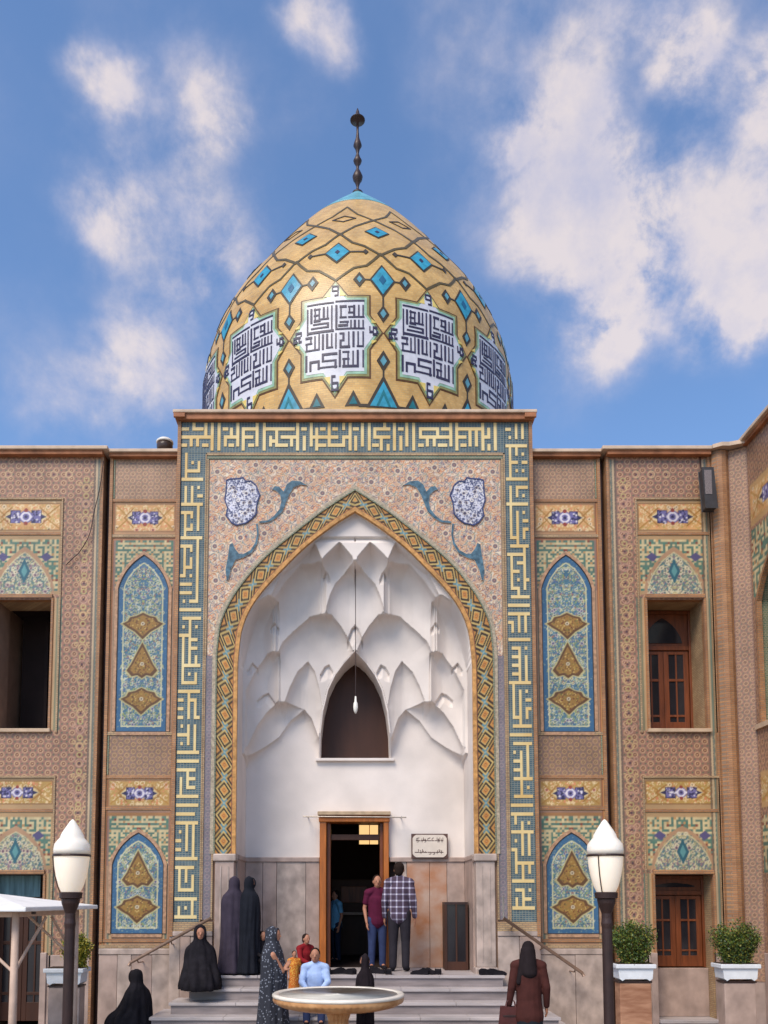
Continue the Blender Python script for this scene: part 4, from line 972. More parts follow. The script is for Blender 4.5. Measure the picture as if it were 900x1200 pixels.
def arch_panel(P, cx, hw, zb, zs, za, Y, gold):
    """teal field with cream arabesque, blue border and golden palmettes, pointed top"""
    out = tudor(cx, hw, zb, zs, za); cv = Cv(cx-hw, cx+hw, zb, za, .0115, 2, lin(66, 104, 138))
    for q in range(500):
        cv.disc(random.uniform(cx-hw, cx+hw), random.uniform(zb, za), random.uniform(.005, .012), random.choice((lin(100, 134, 150), lin(70, 98, 124), lin(132, 150, 140))))
    sx = .78
    inn = tudor(cx, hw*sx, zb+hw*.22, zs, za-hw*.32)
    isl = inpoly(cv.X, cv.Z, inn); cv.img[isl] = lin(88, 124, 142)
    def ins(x, z): return bool(inpoly(np.array([[x]]), np.array([[z]]), inn)[0, 0])
    florals(cv, cx-hw*sx, cx+hw*sx, zb+hw*.22, za-hw*.3, mirror=cx, dens=5.5, big=.5, inside=ins, flw=.02,
            pal=[lin(196, 190, 150), lin(104, 136, 124), lin(112, 116, 150), lin(78, 112, 140), lin(84, 118, 140), lin(146, 156, 96), lin(150, 110, 96), lin(66, 98, 124)],
            vine=[lin(196, 192, 156), lin(206, 206, 186), lin(166, 168, 104), lin(76, 108, 124), lin(70, 104, 132), lin(96, 132, 142)])
    cv.line(inn+[inn[0]], .018, lin(206, 200, 160))
    gd, gb, gl = lin(156, 118, 62), lin(104, 74, 50), lin(206, 172, 104)
    for kind, z in gold:
        if kind == 'p':      # broad palmette
            sh = [(0, -.24), (-.13, -.12), (-.24, -.06), (-.32, -.0), (-.235, .04), (-.2, .1), (-.1, .12), (0, .17), (.1, .12), (.2, .1), (.235, .04), (.32, 0), (.24, -.06), (.13, -.12)]
        else:                # pointed
            sh = [(0, .33), (-.09, .16), (-.17, 0), (-.24, -.1), (-.16, -.19), (-.07, -.17), (0, -.22), (.07, -.17), (.16, -.19), (.24, -.1), (.17, 0), (.09, .16)]
        k = hw/.405*.95
        pp = [(cx+x*k*1.1, z+y*1.1) for x, y in sh]; cv.poly([(cx+x*k*1.22, z+y*1.2) for x, y in sh], lin(190, 178, 128)); cv.poly(pp, gb)
        pp2 = [(cx+x*k*.88, z+y*.86) for x, y in sh]; cv.poly(pp2, gd)
        for q in range(90):
            x = random.uniform(0, .24)*k; y = random.uniform(-.2, .18)
            for s in (-1, 1):
                if inpoly(np.array([[cx+s*x]]), np.array([[z+y]]), pp2)[0, 0]: cv.disc(cx+s*x, z+y, random.uniform(.007, .013), random.choice((gl, gb, gb, lin(172, 140, 70), lin(118, 112, 60), lin(110, 56, 44))))
        cv.disc(cx, z, .03, lin(206, 190, 160)); cv.disc(cx, z, .014, gb)
    mosaic('arabesque_panel', cv, flat(Y-.006), P, keep=lambda x, z: inpoly(x, z, out))
    strip_solid('panel_outline', out+[out[0]], -.002, .012, Y-.012, Y+.01, mat('dark_outline', lin(66, 60, 60), .4, .1, 8), P)
    strip_solid('panel_frame', out, .013, .062, Y-.02, Y+.01, mat('rose_brick', lin(182, 142, 112), .5, .2, 16, .25, 70, .3), P)
    strip_solid('panel_frame', [out[-1], out[0]], .013, .062, Y-.02, Y+.01, MATS['rose_brick'], P)
    return out

def narrow_bay(P, s, Y=.2):
    c0 = s*3.483; hw = .405; x0, x1 = sorted((s*2.92, s*4.075))
    cv = Cv(x0, x1, 1.46, 9.5, .013, 2, lin(150, 118, 104))
    girih(cv, x0, x1, 8.78, 9.5, .1, lin(166, 128, 106), lin(204, 170, 128), lin(120, 88, 78), lin(122, 124, 100)); girih(cv, x0, x1, 4.05, 4.95, .1, lin(150, 116, 98), lin(190, 156, 104), lin(112, 84, 76), lin(120, 110, 90))
    xa, xb = c0-.5, c0+.5
    for za, zb, st in ((8.27, 8.70, 0), (3.70, 4.08, 1)): cv.rect(x0, x1, za-.1, zb+.1, lin(184, 142, 104)); cartouche(cv, xa+.03, xb-.03, za, zb, st)
    for za, zb, st in ((8.27, 8.70, 0), (3.70, 4.08, 1)): cv.frame(xa, xb, za-.03, zb+.03, .02, lin(150, 112, 76))
    mini_kufic(cv, xa+.03, xb-.03, 7.1, 8.10, .036, lambda x, z: True); mini_kufic(cv, xa+.03, xb-.03, 2.5, 3.52, .036, lambda x, z: True)
    cv.rect(x0, x1, 8.1, 8.14, lin(176, 120, 84)); cv.rect(x0, x1, 3.52, 3.58, lin(160, 116, 76))
    # vertical borders beside the panels
    for a, b in ((4.86, 7.25), (1.46, 2.72)):
        cv.rect(xa-.02, xb+.02, a, b, lin(172, 136, 108))
        for q, cc in ((0.03, lin(104, 118, 104)), (.065, lin(190, 160, 120))):
            cv.rect(xa+q, xa+q+.028, a, b, cc); cv.rect(xb-q-.028, xb-q, a, b, cc)
    cv.rect(x0, xa, 1.46, 9.5, lin(182, 122, 78)); cv.rect(xb, x1, 1.46, 9.5, lin(182, 122, 78))
    for q, cc in ((.0, lin(150, 96, 62)), (.03, lin(190, 150, 100))): cv.rect(xa-q-.014, xa-q, 1.46, 9.5, cc); cv.rect(xb+q, xb+q+.014, 1.46, 9.5, cc)
    mosaic('bay_tilework', cv, flat(Y), P)
    arch_panel(P, c0, hw, 4.90, 7.28, 7.84, Y, [('p', 6.69), ('s', 6.02), ('p', 5.44)] if True else [])
    arch_panel(P, c0, hw, 1.64, 2.73, 3.24, Y, [('s', 2.60), ('p', 2.06)])
    for a, b in ((x0, x0+.05), (x1-.05, x1)): bar('brick_edge', a, b, Y-.03, Y+.03, 1.5, 9.5, M_orange, P)
    for z in (8.76, 8.15, 4.84, 4.13, 3.62, 1.5): bar('brick_course', x0+.05, x1-.05, Y-.016, Y+.02, z, z+.05, M_tan if z in (8.15, 4.84) else M_orange, P)
    for a in (xa-.03, xb+.01): bar('edge_strip', a, a+.02, Y-.012, Y+.02, 8.82, 9.49, M_green, P); bar('edge_strip', a, a+.02, Y-.012, Y+.02, 4.19, 4.83, M_green, P)
    # dado of upright slabs
    bar('dado_core', x0, x1, Y+.02, Y+.3, 0, 1.46, M_body, P)
    xx = x0; k = 0
    for w in ((.30, .22, .33, .305) if s < 0 else (.58, .575)):
        bar('marble_slab', xx+.003, xx+w-.003, Y-.02-.006*(k % 2), Y+.03, .02, 1.30, (M_stone, M_stone2)[k % 2] if s < 0 else M_stone2, P, .004); xx += w; k += 1
    bar('dado_rail', x0, x1, Y-.035, Y+.03, 1.305, 1.40, M_stone2, P, .01); bar('edge_strip', x0, x1, Y-.02, Y+.03, 1.405, 1.46, M_tan, P)

def outer_bay(P, c0, x0, x1, Y=.14, left=False):
    """bay with an upper window and a lower door, girih field around"""
    ow = .465; xa, xb = c0-ow-.14, c0+ow+.14
    holes = [(c0-ow, c0+ow, 4.93, 7.08), (c0-ow, c0+ow, 0, 2.58)]
    cv = Cv(x0, x1, .9, 9.5, .0135, 2, lin(152, 118, 108))
    girih(cv, x0, x1, .9, 9.5, .125)
    # brighter strings of stars up the piers and along the top
    for xs_ in ((x0+.28,) if x0 > 0 else (x1-.29,)):
        star_string(cv, xs_, 1.0, 9.3)
    z = 9.2
    x = x0+.5
    while x < x1-.5: cv.ring(x, z, .055, .015, lin(200, 168, 128)); cv.disc(x, z, .02, lin(90, 66, 72)); x += .25
    def panel(zt0, zt1, zk, zo, zap, st):
        cv.rect(xa-.0, xb+.0, zo, zt1+.1, lin(180, 146, 106))
        cartouche(cv, xa+.05, xb-.05, zt0, zt1, st); cv.frame(xa+.03, xb-.03, zt0-.02, zt1+.02, .02, lin(146, 110, 74))
        mini_kufic(cv, xa+.05, xb-.05, zo+.06, zk, .038, lambda x, z: True)
        for s in (-1, 1): cv.poly([(c0+s*.36, zk-.22), (c0+s*.26, zk-.29), (c0+s*.34, zk-.38), (c0+s*.46, zk-.30)], lin(92, 84, 120))
        tp = tudor(c0, ow+.03, zo, zo+.12, zap); cv.poly(tp, lin(178, 140, 108))
        ti = tudor(c0, ow-.03, zo, zo+.1, zap-.1); cv.poly(ti, lin(134, 144, 124))
        def ins(x, z): return bool(inpoly(np.array([[x]]), np.array([[z]]), ti)[0, 0])
        florals(cv, c0-ow, c0+ow, zo, zap-.1, mirror=c0, dens=5, big=.62, inside=ins, pal=[lin(206, 196, 160), lin(104, 128, 120), lin(140, 112, 120), lin(90, 120, 130)], vine=[lin(210, 200, 166), lin(96, 120, 112), lin(186, 170, 120)])
        cv.poly([(c0, zap-.2), (c0-.1, zap-.42), (c0, zap-.62), (c0+.1, zap-.42)], lin(58, 100, 112)); cv.poly([(c0, zap-.3), (c0-.05, zap-.42), (c0, zap-.52), (c0+.05, zap-.42)], lin(100, 150, 150))
        cv.line(ti[1:-1], .014, lin(206, 190, 150))
    panel(8.26, 8.69, 8.09, 7.16, 7.97, 0); panel(3.72, 4.07, 3.50, 2.66, 3.36, 1)
    for a, b in ((4.9, 8.8), (.9, 4.15)):
        for q, cc in ((-.03, lin(112, 120, 104)), (.0, lin(196, 166, 126)), (.03, lin(116, 120, 96)), (.06, lin(190, 156, 116)), (.09, lin(180, 128, 84))):
            cv.rect(xa+q, xa+q+.03, a, 7.1 if b > 5 else 2.6, cc); cv.rect(xb-q-.03, xb-q, a, 7.1 if b > 5 else 2.6, cc)
    # outer edge stripes of the bay
    for q, cc in ((.04, lin(150, 120, 90)), (.075, lin(108, 122, 110)), (.11, lin(196, 170, 136)), (.145, lin(110, 96, 84))):
        cv.rect(x0+q, x0+q+.026, .9, 9.46, cc); cv.rect(x1-q-.026, x1-q, .9, 9.46, cc)
    mosaic('bay_tilework', cv, flat(Y), P, holes=holes)
    for a, b in ((x0, x0+.04), (x1-.04, x1)): bar('brick_edge', a, b, Y-.02, Y+.2, .0, 9.5, M_orange, P)
    # raised mouldings round the two openings and their head panels
    for z0, z1, zh in ((4.87, 8.80, 7.10), (1.0, 4.16, 2.58)):
        for a in (xa-.012, xb-.012): bar('frame_strip', a, a+.024, Y-.02, Y+.02, z0, z1-.03, M_tan, P)
        bar('frame_strip', xa-.012, xb+.012, Y-.022, Y+.02, z1-.03, z1, M_tan, P)
        bar('lintel', c0-ow-.02, c0+ow+.02, Y-.03, Y+.2, zh, zh+.065, M_orange, P, .006)
        for q in (-1, 1): a, b = sorted((c0+q*ow, c0+q*(ow+.035))); bar('opening_edge', a, b, Y-.02, Y+.1, z0+.06, zh, M_orange, P)
    for z in (8.17, 3.58): bar('brick_course', xa+.014, xb-.014, Y-.014, Y+.02, z, z+.045, M_orange, P)
    bar('window_sill', c0-ow-.05, c0+ow+.05, Y-.06, Y+.5, 4.87, 4.93, mat('sill_stone', lin(196, 168, 140), .6, .12, 6), P, .008)
    # opening boxes
    for (z0, z1, dp) in ((4.93, 7.1, .62), (0, 2.58, .45)):
        for q in (-1, 1):
            a, b = sorted((c0+q*ow, c0+q*(ow+.1))); bar('reveal', a, b, Y+.1, Y+dp, z0, z1, M_tan if not left else M_body, P)
        bar('reveal_head', c0-ow, c0+ow, Y+.2, Y+dp, z1-.001, z1+.08, M_tan, P)
    if not left:
        wood_door(P, c0-ow-.02, c0+ow+.02, 4.935, 7.09, Y+.62, M_wood if False else M_redwood, top=6.45)
        wood_door(P, c0-ow-.02, c0+ow+.02, 1.08, 2.57, Y+.42, M_redwood, top=2.3)
        bar('lower_panel', c0-ow, c0+ow, Y+.28, Y+.45, .3, 1.07, M_stone, P, .01); bar('step_stone', c0-ow, c0+ow, Y-.1, Y+.3, .24, .30, M_step, P, .01)
        bar('step_stone', c0-ow, c0+ow, Y-.3, Y+.28, 0.0, .22, M_step, P, .01)
    else:
        bar('dark_opening_sheet', c0-ow, c0+ow, Y+1.2, Y+1.25, 4.9, 7.2, M_dark, P)  # dark sheet stands in for the shade inside the open window
        bar('shutter_frame', c0+ow-.06, c0+ow-.0, Y+.5, Y+.56, 4.93, 7.1, M_darkbrown, P, .005); bar('shutter_frame', c0-.03, c0+.03, Y+1.1, Y+1.16, 4.93, 7.1, M_dark, P, .005)
        bar('curtain', c0-ow, c0+ow-.18, Y+.36, Y+.4, 2.22, 2.57, mat('teal_curtain', lin(110, 140, 146), .8, .25, 3, .2, 20, stretch=(6, 1, .5)), P)
        wood_door(P, c0-ow, c0+ow, .2, 2.57, Y+.45, M_darkbrown, top=2.2)
    for q in (-1, 1):       # marble piers beside the door
        a, b = sorted((c0+q*(ow+.0), c0+q*(ow+.1))); bar('door_pier', a, b, Y-.05, Y+.04, 0, 1.34, M_stone, P, .01)
        a2 = x0+.04 if q < 0 else b; b2 = a if q < 0 else x1-.04
        if b2 > a2+.02: bar('dado_slab', a2, b2, Y-.02, Y+.03, 0, 1.30, M_stone2 if q < 0 else M_stone, P, .006)

def wings():
    for s in (-1, 1):
        P = thing('tiled_wing', 'left wing with dark upper opening and tiled arch panel, beside the portal' if s < 0 else 'right wing with wooden doors in window and doorway, beside the portal', 'building wing', (s*4.2, .2, 0))
        narrow_bay(P, s)
        gx0, gx1 = sorted((s*4.08, s*4.165)); bar('joint_recess', gx0, gx1, .42, .46, 0, 9.5, M_darkbrown, P)
        g = G(); g.tube([((gx0+gx1)/2, .30, .0), ((gx0+gx1)/2, .30, 9.5)], .03, 8); g.mk('drainpipe', M_iron, P)
        if s > 0:
            outer_bay(P, 5.247, 4.165, 5.885)
            # corner: orange brick half column and patterned chamfer
            g = G(); n = 10; pts = []
            g.slab([(5.885, .18), (5.905, .09), (5.96, .03), (6.03, .0), (6.10, .005), (6.16, .05), (6.16, .3), (5.885, .3)], 0, 9.56); o = g.mk('corner_brick_column', M_orange, P)
            cv = Cv(0, .30, .9, 9.56, .0135, 2, lin(150, 118, 104)); girih(cv, 0, .30, .9, 9.56, .1, lin(156, 118, 100), lin(196, 160, 120), lin(104, 76, 68), lin(110, 114, 94))
            cv.rect(0, .02, .9, 9.56, lin(120, 90, 76)); cv.rect(.28, .30, .9, 9.56, lin(120, 90, 76))
            mosaic('chamfer_tilework', cv, lambda X, Z: np.stack([6.16+X*.8, .05-X*.5, Z], -1), P)
            g = G(); g.slab([(6.165, .06), (6.395, -.085), (6.5, .3), (6.165, .3)], 0, 9.55); g.mk('chamfer_core', M_stone, P)
        else:
            outer_bay(P, -5.437, -6.75, -4.165, left=True)
            cv = Cv(-9.5, -6.75, .9, 9.5, .03, 2); girih(cv, -9.5, -6.75, .9, 9.5, .14)
            mosaic('plain_tilework', cv, flat(.16), P); bar('dado_slab', -9.5, -6.76, .1, .2, 0, 1.3, M_stone2, P)
        a, b = sorted((s*2.92, s*(6.2 if s > 0 else 9.5)))
        c1, c2 = sorted((s*2.92, s*4.075)); bar('cornice', c1, c2, .10, .5, 9.5, 9.56, M_cornice, P, .008); bar('cornice_cap', c1, c2, .06, .5, 9.56, 9.615, M_cap, P, .01)
        c1, c2 = (4.165, 5.88) if s > 0 else (-9.5, -4.165); bar('cornice', c1, c2, .03, .5, 9.5, 9.57, M_cornice, P, .008); bar('cornice_cap', c1-(.09 if s > 0 else 0), c2+(.09 if s < 0 else 0), -.01, .5, 9.57, 9.63, M_cap, P, .01)
        if s > 0:
            G().slab([(5.882, -.02), (6.0, -.10), (6.12, -.10), (6.42, -.22), (6.5, .4), (5.882, .4)], 9.575, 9.64).mk('cornice_cap', M_cap, P)
        # mass behind, with the rooms left open
        g = G(); cc = 5.247 if s > 0 else -5.437; a2, b2 = sorted((s*2.92, cc-s*.56)); g.box(a2, b2, .47, 6, 0, 9.5)
        a2, b2 = sorted((cc+s*.56, s*(6.4 if s > 0 else 9.5))); g.box(a2, b2, .47 if s < 0 else .31, 6, 0, 9.5); g.mk('core', M_body, P)
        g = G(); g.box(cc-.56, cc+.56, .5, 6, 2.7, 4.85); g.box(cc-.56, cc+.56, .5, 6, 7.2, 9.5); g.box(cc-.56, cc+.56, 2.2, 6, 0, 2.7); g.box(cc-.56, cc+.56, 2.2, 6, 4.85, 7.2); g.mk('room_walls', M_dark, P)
        a, b = sorted((s*2.93, s*(6.4 if s > 0 else 9.5))); bar('roof', a, b, .5, 6, 9.5, 9.6, M_cap, P)
wings()

def side_wing():
    P = thing('side_wing', 'sidelong tiled wall on the far right edge, turned towards the courtyard', 'wall', (6.4, -.1, 0))
    L = 5.0; f = lambda X, Z, e=0: np.stack([np.full_like(X, 6.40-e), -.10-X, Z], -1)
    cv = Cv(0, L, .9, 9.56, .02, 2); girih(cv, 0, L, .9, 9.56, .13)
    oc, ow = 1.6, 1.42
    for a, b, st in ((8.26, 8.75, 0), (3.72, 4.09, 1)):
        cv.rect(.06, L, a-.1, b+.1, lin(196, 156, 108))
        x = .08
        while x < L-.9: cartouche(cv, x, x+1.4, a, b, st); x += 1.44
    mini_kufic(cv, .06, L, 7.0, 8.1, .05, lambda x, z: True); mini_kufic(cv, .06, L, 2.6, 3.5, .05, lambda x, z: True)
    op = tudor(oc, ow, 4.95, 6.9, 8.0); op2 = tudor(oc, ow, .0, 2.2, 3.2)
    mosaic('side_tilework', cv, f, P, keep=lambda x, z: ~inpoly(x, z, op) & ~inpoly(x, z, op2))
    for o, dz in ((op, 1), (op2, 0)):
        for w0, w1, d0, d1, m in ((-.05, 0, -.02, .06, M_orange), (-.09, -.052, .06, .3, M_green), (-.15, -.09, .1, .5, mat('gold_stripe', lin(176, 140, 64), .5, .2, 14)), (-.2, -.15, .14, .7, M_green)):
            A, B = offset_strip(o, -w0, -w1); V = []; F = []
            for a, b in zip(A, B):
                for (p, e) in ((a, d0), (b, d0), (b, d1), (a, d1)): V.append((6.40+e, -.10-p.x, p.y))
            for i in range(len(A)-1):
                q = 4*i; r = q+4; F += [(q, r, r+1, q+1), (q+1, r+1, r+2, q+2), (q+2, r+2, r+3, q+3), (q+3, r+3, r, q)]
            mk('arch_moulding', V, F, m, P)
    G().box(6.35, 7.1, -.1-3.1, -.12, 4.86, 4.94).mk('window_sill', MATS['sill_stone'], P)
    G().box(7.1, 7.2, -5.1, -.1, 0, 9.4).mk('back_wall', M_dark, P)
    g = G(); g.box(6.42, 7.1, -5.1, -.12, 9.0, 9.56); g.box(6.42, 7.1, -5.1, -3.2, 0, 9.0); g.box(6.45, 7.1, -3.2, -.15, 3.5, 4.85); g.mk('core', M_body, P)
    bar('marble_dado', 6.36, 6.44, -5.1, -.12, 0, 1.35, M_stone, P, .01)
    bar('cornice', 6.33, 6.6, -5.1, -.1, 9.56, 9.62, M_cornice, P, .01); bar('cornice_cap', 6.27, 6.7, -5.12, -.08, 9.62, 9.68, M_cap, P, .01); bar('roof', 6.5, 9, -5.1, 6, 9.5, 9.6, M_cap, P)
side_wing()

# ================================================================== STEPS
def steps():
    P = thing('marble_steps', 'pale marble steps rising on three sides to the entrance landing', 'steps')
    n = 6; rise = .17
    for k in range(n):
        z1 = 1.02-rise*k; y0 = -.30-.3*k; x = 2.30+.21*k
        # each step is laid from several slabs with a small nosing; joints differ per row
        rnd = random.Random(k+3); cuts = [-x]
        while cuts[-1] < x-.9: cuts.append(cuts[-1]+rnd.uniform(.7, 1.15))
        cuts[-1] = x if x-cuts[-1] < .35 else cuts[-1]
        if cuts[-1] != x: cuts.append(x)
        for a, b in zip(cuts[:-1], cuts[1:]):
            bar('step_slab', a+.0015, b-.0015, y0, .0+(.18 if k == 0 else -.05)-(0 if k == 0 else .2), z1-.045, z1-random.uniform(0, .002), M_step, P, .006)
            # riser block under the slab
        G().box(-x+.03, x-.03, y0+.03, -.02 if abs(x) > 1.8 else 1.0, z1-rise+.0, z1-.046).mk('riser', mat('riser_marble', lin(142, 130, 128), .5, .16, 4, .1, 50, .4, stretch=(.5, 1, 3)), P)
    bar('landing_floor', -1.885, 1.885, .19, 1.26, .96, 1.018, M_step, P); bar('landing_core', -1.88, 1.88, .0, 1.25, 0, .955, M_body, P)
steps()

# ================================================================== STREET FURNITURE AND FITTINGS
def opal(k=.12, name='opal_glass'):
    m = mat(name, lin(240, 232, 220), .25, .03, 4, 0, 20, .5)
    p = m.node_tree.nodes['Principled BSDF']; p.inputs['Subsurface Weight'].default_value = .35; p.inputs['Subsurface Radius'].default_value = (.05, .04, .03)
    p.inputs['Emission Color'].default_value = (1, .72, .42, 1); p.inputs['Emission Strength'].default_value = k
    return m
def lamp(x, y, label, rib, first=None):
    T = thing('street_lamp', label, 'street lamp', (x, y, 0), 0, 'lamps in front of the portal')
    zt = 2.97
    g = G(); g.lathe([(.16, 0), (.16, .05), (.11, .08), (.1, .3), (.06, .36), (.052, .5), (.05, 1.9), (.056, 1.95), (.05, 2.0), (.05, 2.05), (.085, 2.15), (.09, 2.19), (.075, 2.21)], seg=20); g.mk('pole', M_iron, T, smooth=False, world=False)
    g = G(); g.lathe([(.08, 2.19), (.108, 2.20), (.112, 2.255), (.09, 2.262)], seg=24); g.mk('collar', M_iron, T, world=False)
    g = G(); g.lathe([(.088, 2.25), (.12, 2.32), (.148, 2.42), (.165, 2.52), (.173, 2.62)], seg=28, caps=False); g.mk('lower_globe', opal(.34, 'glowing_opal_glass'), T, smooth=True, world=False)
    g = G(); g.lathe([(.182, 2.612), (.186, 2.622), (.182, 2.634), (.17, 2.634)], seg=28); g.mk('waist_ring', M_iron, T, world=False)
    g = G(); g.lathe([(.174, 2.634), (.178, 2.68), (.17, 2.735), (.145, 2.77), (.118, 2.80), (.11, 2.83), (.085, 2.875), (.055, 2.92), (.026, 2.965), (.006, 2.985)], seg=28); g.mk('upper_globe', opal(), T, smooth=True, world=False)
    for a in rib:
        g = G(); pts = []
        for z, r in [(2.25, .1), (2.32, .126), (2.42, .154), (2.52, .171), (2.62, .18)]: pts.append((r*math.cos(a), r*math.sin(a), z))
        g.tube(pts, .006, 6); g.mk('globe_rib', M_iron, T, world=False)
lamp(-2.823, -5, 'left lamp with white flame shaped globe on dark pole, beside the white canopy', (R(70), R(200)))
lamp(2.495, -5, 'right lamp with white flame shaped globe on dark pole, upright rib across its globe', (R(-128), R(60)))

def bush(x, y, z, hx, hz, label, seed, yellow=0):
    T = thing('shrub', label, 'shrub', (x, y, z), 0, 'shrubs in the white planters')
    rnd = random.Random(seed); V = []; F = []; C = []
    g = G()
    stems = []
    for k in range(60):
        a = rnd.uniform(0, 6.28); r = hx*rnd.random()**.5*.92; h = hz*(1-.35*(r/hx)**2)*rnd.uniform(.7, 1.08); x1, y1 = r*math.cos(a), r*math.sin(a)*.8
        p = [(x1*.35, y1*.35, -.05), (x1*.75, y1*.75, h*.45), (x1*1.08, y1*1.05, h)]; g.tube(p, .005, 5, .002); stems.append(p)
    g.mk('stems', M_darkbrown, T, world=False, kind='stuff')
    for k in range(11000):
        p = rnd.choice(stems); t = rnd.uniform(.02, 1.03); i = 0 if t < .5 else 1; u = (t*2) % 1 if t < 1 else 1
        a_, b_ = Vector(p[i]), Vector(p[i+1]); c = a_.lerp(b_, u)+Vector((rnd.gauss(0, .034), rnd.gauss(0, .034), rnd.gauss(0, .026)))
        L = rnd.uniform(.02, .04); d = Vector((rnd.uniform(-1, 1), rnd.uniform(-1, 1), rnd.uniform(-.1, 1.3))).normalized(); w = d.cross(Vector((rnd.uniform(-1, 1), rnd.uniform(-1, 1), rnd.uniform(-1, 1)))).normalized()*L*.3
        n = len(V); V += [tuple(c), tuple(c+d*L*.5+w), tuple(c+d*L), tuple(c+d*L*.5-w)]; F.append((n, n+1, n+2, n+3))
        q = rnd.random(); base = lin(88, 106, 38) if q < .4 else (lin(50, 72, 30) if q < .82 else lin(132, 126, 46))
        if yellow: base = lin(150, 138, 40) if q < .6 else lin(90, 104, 36)
        C += [base]*4
    m = bpy.data.materials.get('leaf_green')
    if not m:
        m = bpy.data.materials.new('leaf_green'); m.use_nodes = True; p = m.node_tree.nodes['Principled BSDF']; a = N(m.node_tree, 'ShaderNodeAttribute', attribute_name='tile'); m.node_tree.links.new(a.outputs['Color'], p.inputs['Base Color']); p.inputs['Roughness'].default_value = .5
        p.inputs['Subsurface Weight'].default_value = 0
    mk('foliage', V, F, m, T, colors=np.array(C), world=False)
def planter(x, y, zt, w, label, dep=.36, stone=None, pz=None):
    T = thing('planter', label, 'planter', (x, y, 0), 0, 'white planters on stone pedestals')
    MW = mat('white_painted_concrete', lin(222, 224, 228), .5, .06, 6, .2, 50)
    h = w/2
    o = G().box(-h, h, -dep/2, dep/2, zt-.06, zt).mk('planter_rim', MW, T, world=False); bev(o, .01)
    o = G().prism([(-h+.035, zt-.062), (-h+.05, zt-.2), (-h+.09, zt-.23), (-h+.13, zt-.205), (h-.13, zt-.205), (h-.09, zt-.23), (h-.05, zt-.2), (h-.035, zt-.062)], -dep/2+.03, dep/2-.03).mk('planter_box', MW, T, world=False)
    bev(G().box(-h+.05, h-.05, -dep/2+.05, dep/2-.05, zt-.26, zt-.235).mk('plinth_slab', M_iron, T, world=False), .004)
    o = G().box(-h+.06, h-.06, -dep/2+.06, dep/2-.06, 0, zt-.262).mk('pedestal', stone or M_stone, T, world=False); bev(o, .012)
    G().box(-h+.03, h-.03, -dep/2+.04, dep/2-.04, zt, zt+.008).mk('soil', mat('soil', lin(60, 44, 34), .9, .2, 20), T, world=False)
M_ped = mat('rusty_veined_pedestal', lin(176, 132, 104), .5, .22, 4, .12, 40, .4, stretch=(.6, 1, 3), col2=lin(130, 82, 56))
def plants():
    for px, lab, slab, sd, yl, st in ((741, 'white planter left of the right doorway, on an orange veined pedestal', 'bushy green shrub left of the right doorway', 3, 0, M_ped), (862, 'white planter right of the right doorway, nearest the corner', 'dense round green shrub right of the right doorway, nearest the corner', 5, 0, M_stone), (79, 'white planter partly hidden by the left lamp pole', 'yellow green shrub partly hidden by the left lamp pole', 8, 1, M_stone)):
        y = -1.35; x, z = at(px, 1129 if px > 100 else 1134, y); w = .56
        planter(x, y, z, w, lab, stone=st); 
        bush(x+(.12 if yl else 0), y, z, .33 if not yl else .18, .59 if not yl else .46, slab, sd, yl)
plants()

def canopy():
    T = thing('garden_canopy', 'white flat topped canopy with branching cream posts at the left edge', 'canopy', (-4.4, -3.5, 0))
    MW = mat('white_canopy_paint', lin(246, 243, 240), .55, .05, 4, .1, 40); MP = mat('cream_post_paint', lin(206, 176, 156), .5, .1, 8, .12, 50)
    x0, x1, y0, y1 = -5.9, -3.36, -4.75, -2.3; z = 2.06
    bev(G().box(x0, x1, y0, y1, z, z+.05).mk('fascia_slab', MW, T), .012)
    g = G(); cx, cy = (x0+x1)/2, (y0+y1)/2; n = 6
    g.V = [(x0+.03, y0+.03, z+.051), (x1-.03, y0+.03, z+.051), (x1-.03, y1-.03, z+.051), (x0+.03, y1-.03, z+.051), (cx-.4, cy, z+.2), (cx+.4, cy, z+.2)]
    g.F = [(0, 1, 5, 4), (1, 2, 5), (2, 3, 4, 5), (3, 0, 4)]; g.mk('canopy_top', MW, T)
    xs = -3.56; ys = (-4.5, -2.55)
    for x in (xs, -5.7):
        for y in ys: G().lathe([(.045, 0), (.04, 1.2), (.036, z)], c=(x, y, 0), seg=14).mk('post', MP, T, smooth=True)
    def brace(a, b, c): G().tube([tuple(v) for v in catmull([a, b, c], 8)], .017, 8).mk('brace', MP, T, smooth=True)
    for y, s in ((-4.5, 1), (-2.55, -1)): brace((xs, y, 1.42), (xs, y+s*.3, 1.62), (xs, y+s*.88, 1.98))
    for y in ys: brace((xs, y, 1.42), (xs-.22, y, 1.62), (xs-.62, y, 1.98))
    for y in ys: bev(G().box(-5.7, xs, y-.02, y+.02, z-.06, z-.002).mk('top_rail', MP, T), .006)
    bev(G().box(xs-.02, xs+.02, ys[0]+.03, ys[1]-.03, z-.06, z-.002).mk('top_rail', MP, T), .006)
    bev(G().box(x1-.06, x1-.02, y0+.3, y0+.34, z-.03, z-.002).mk('bolt', M_iron, T), .004)
canopy()

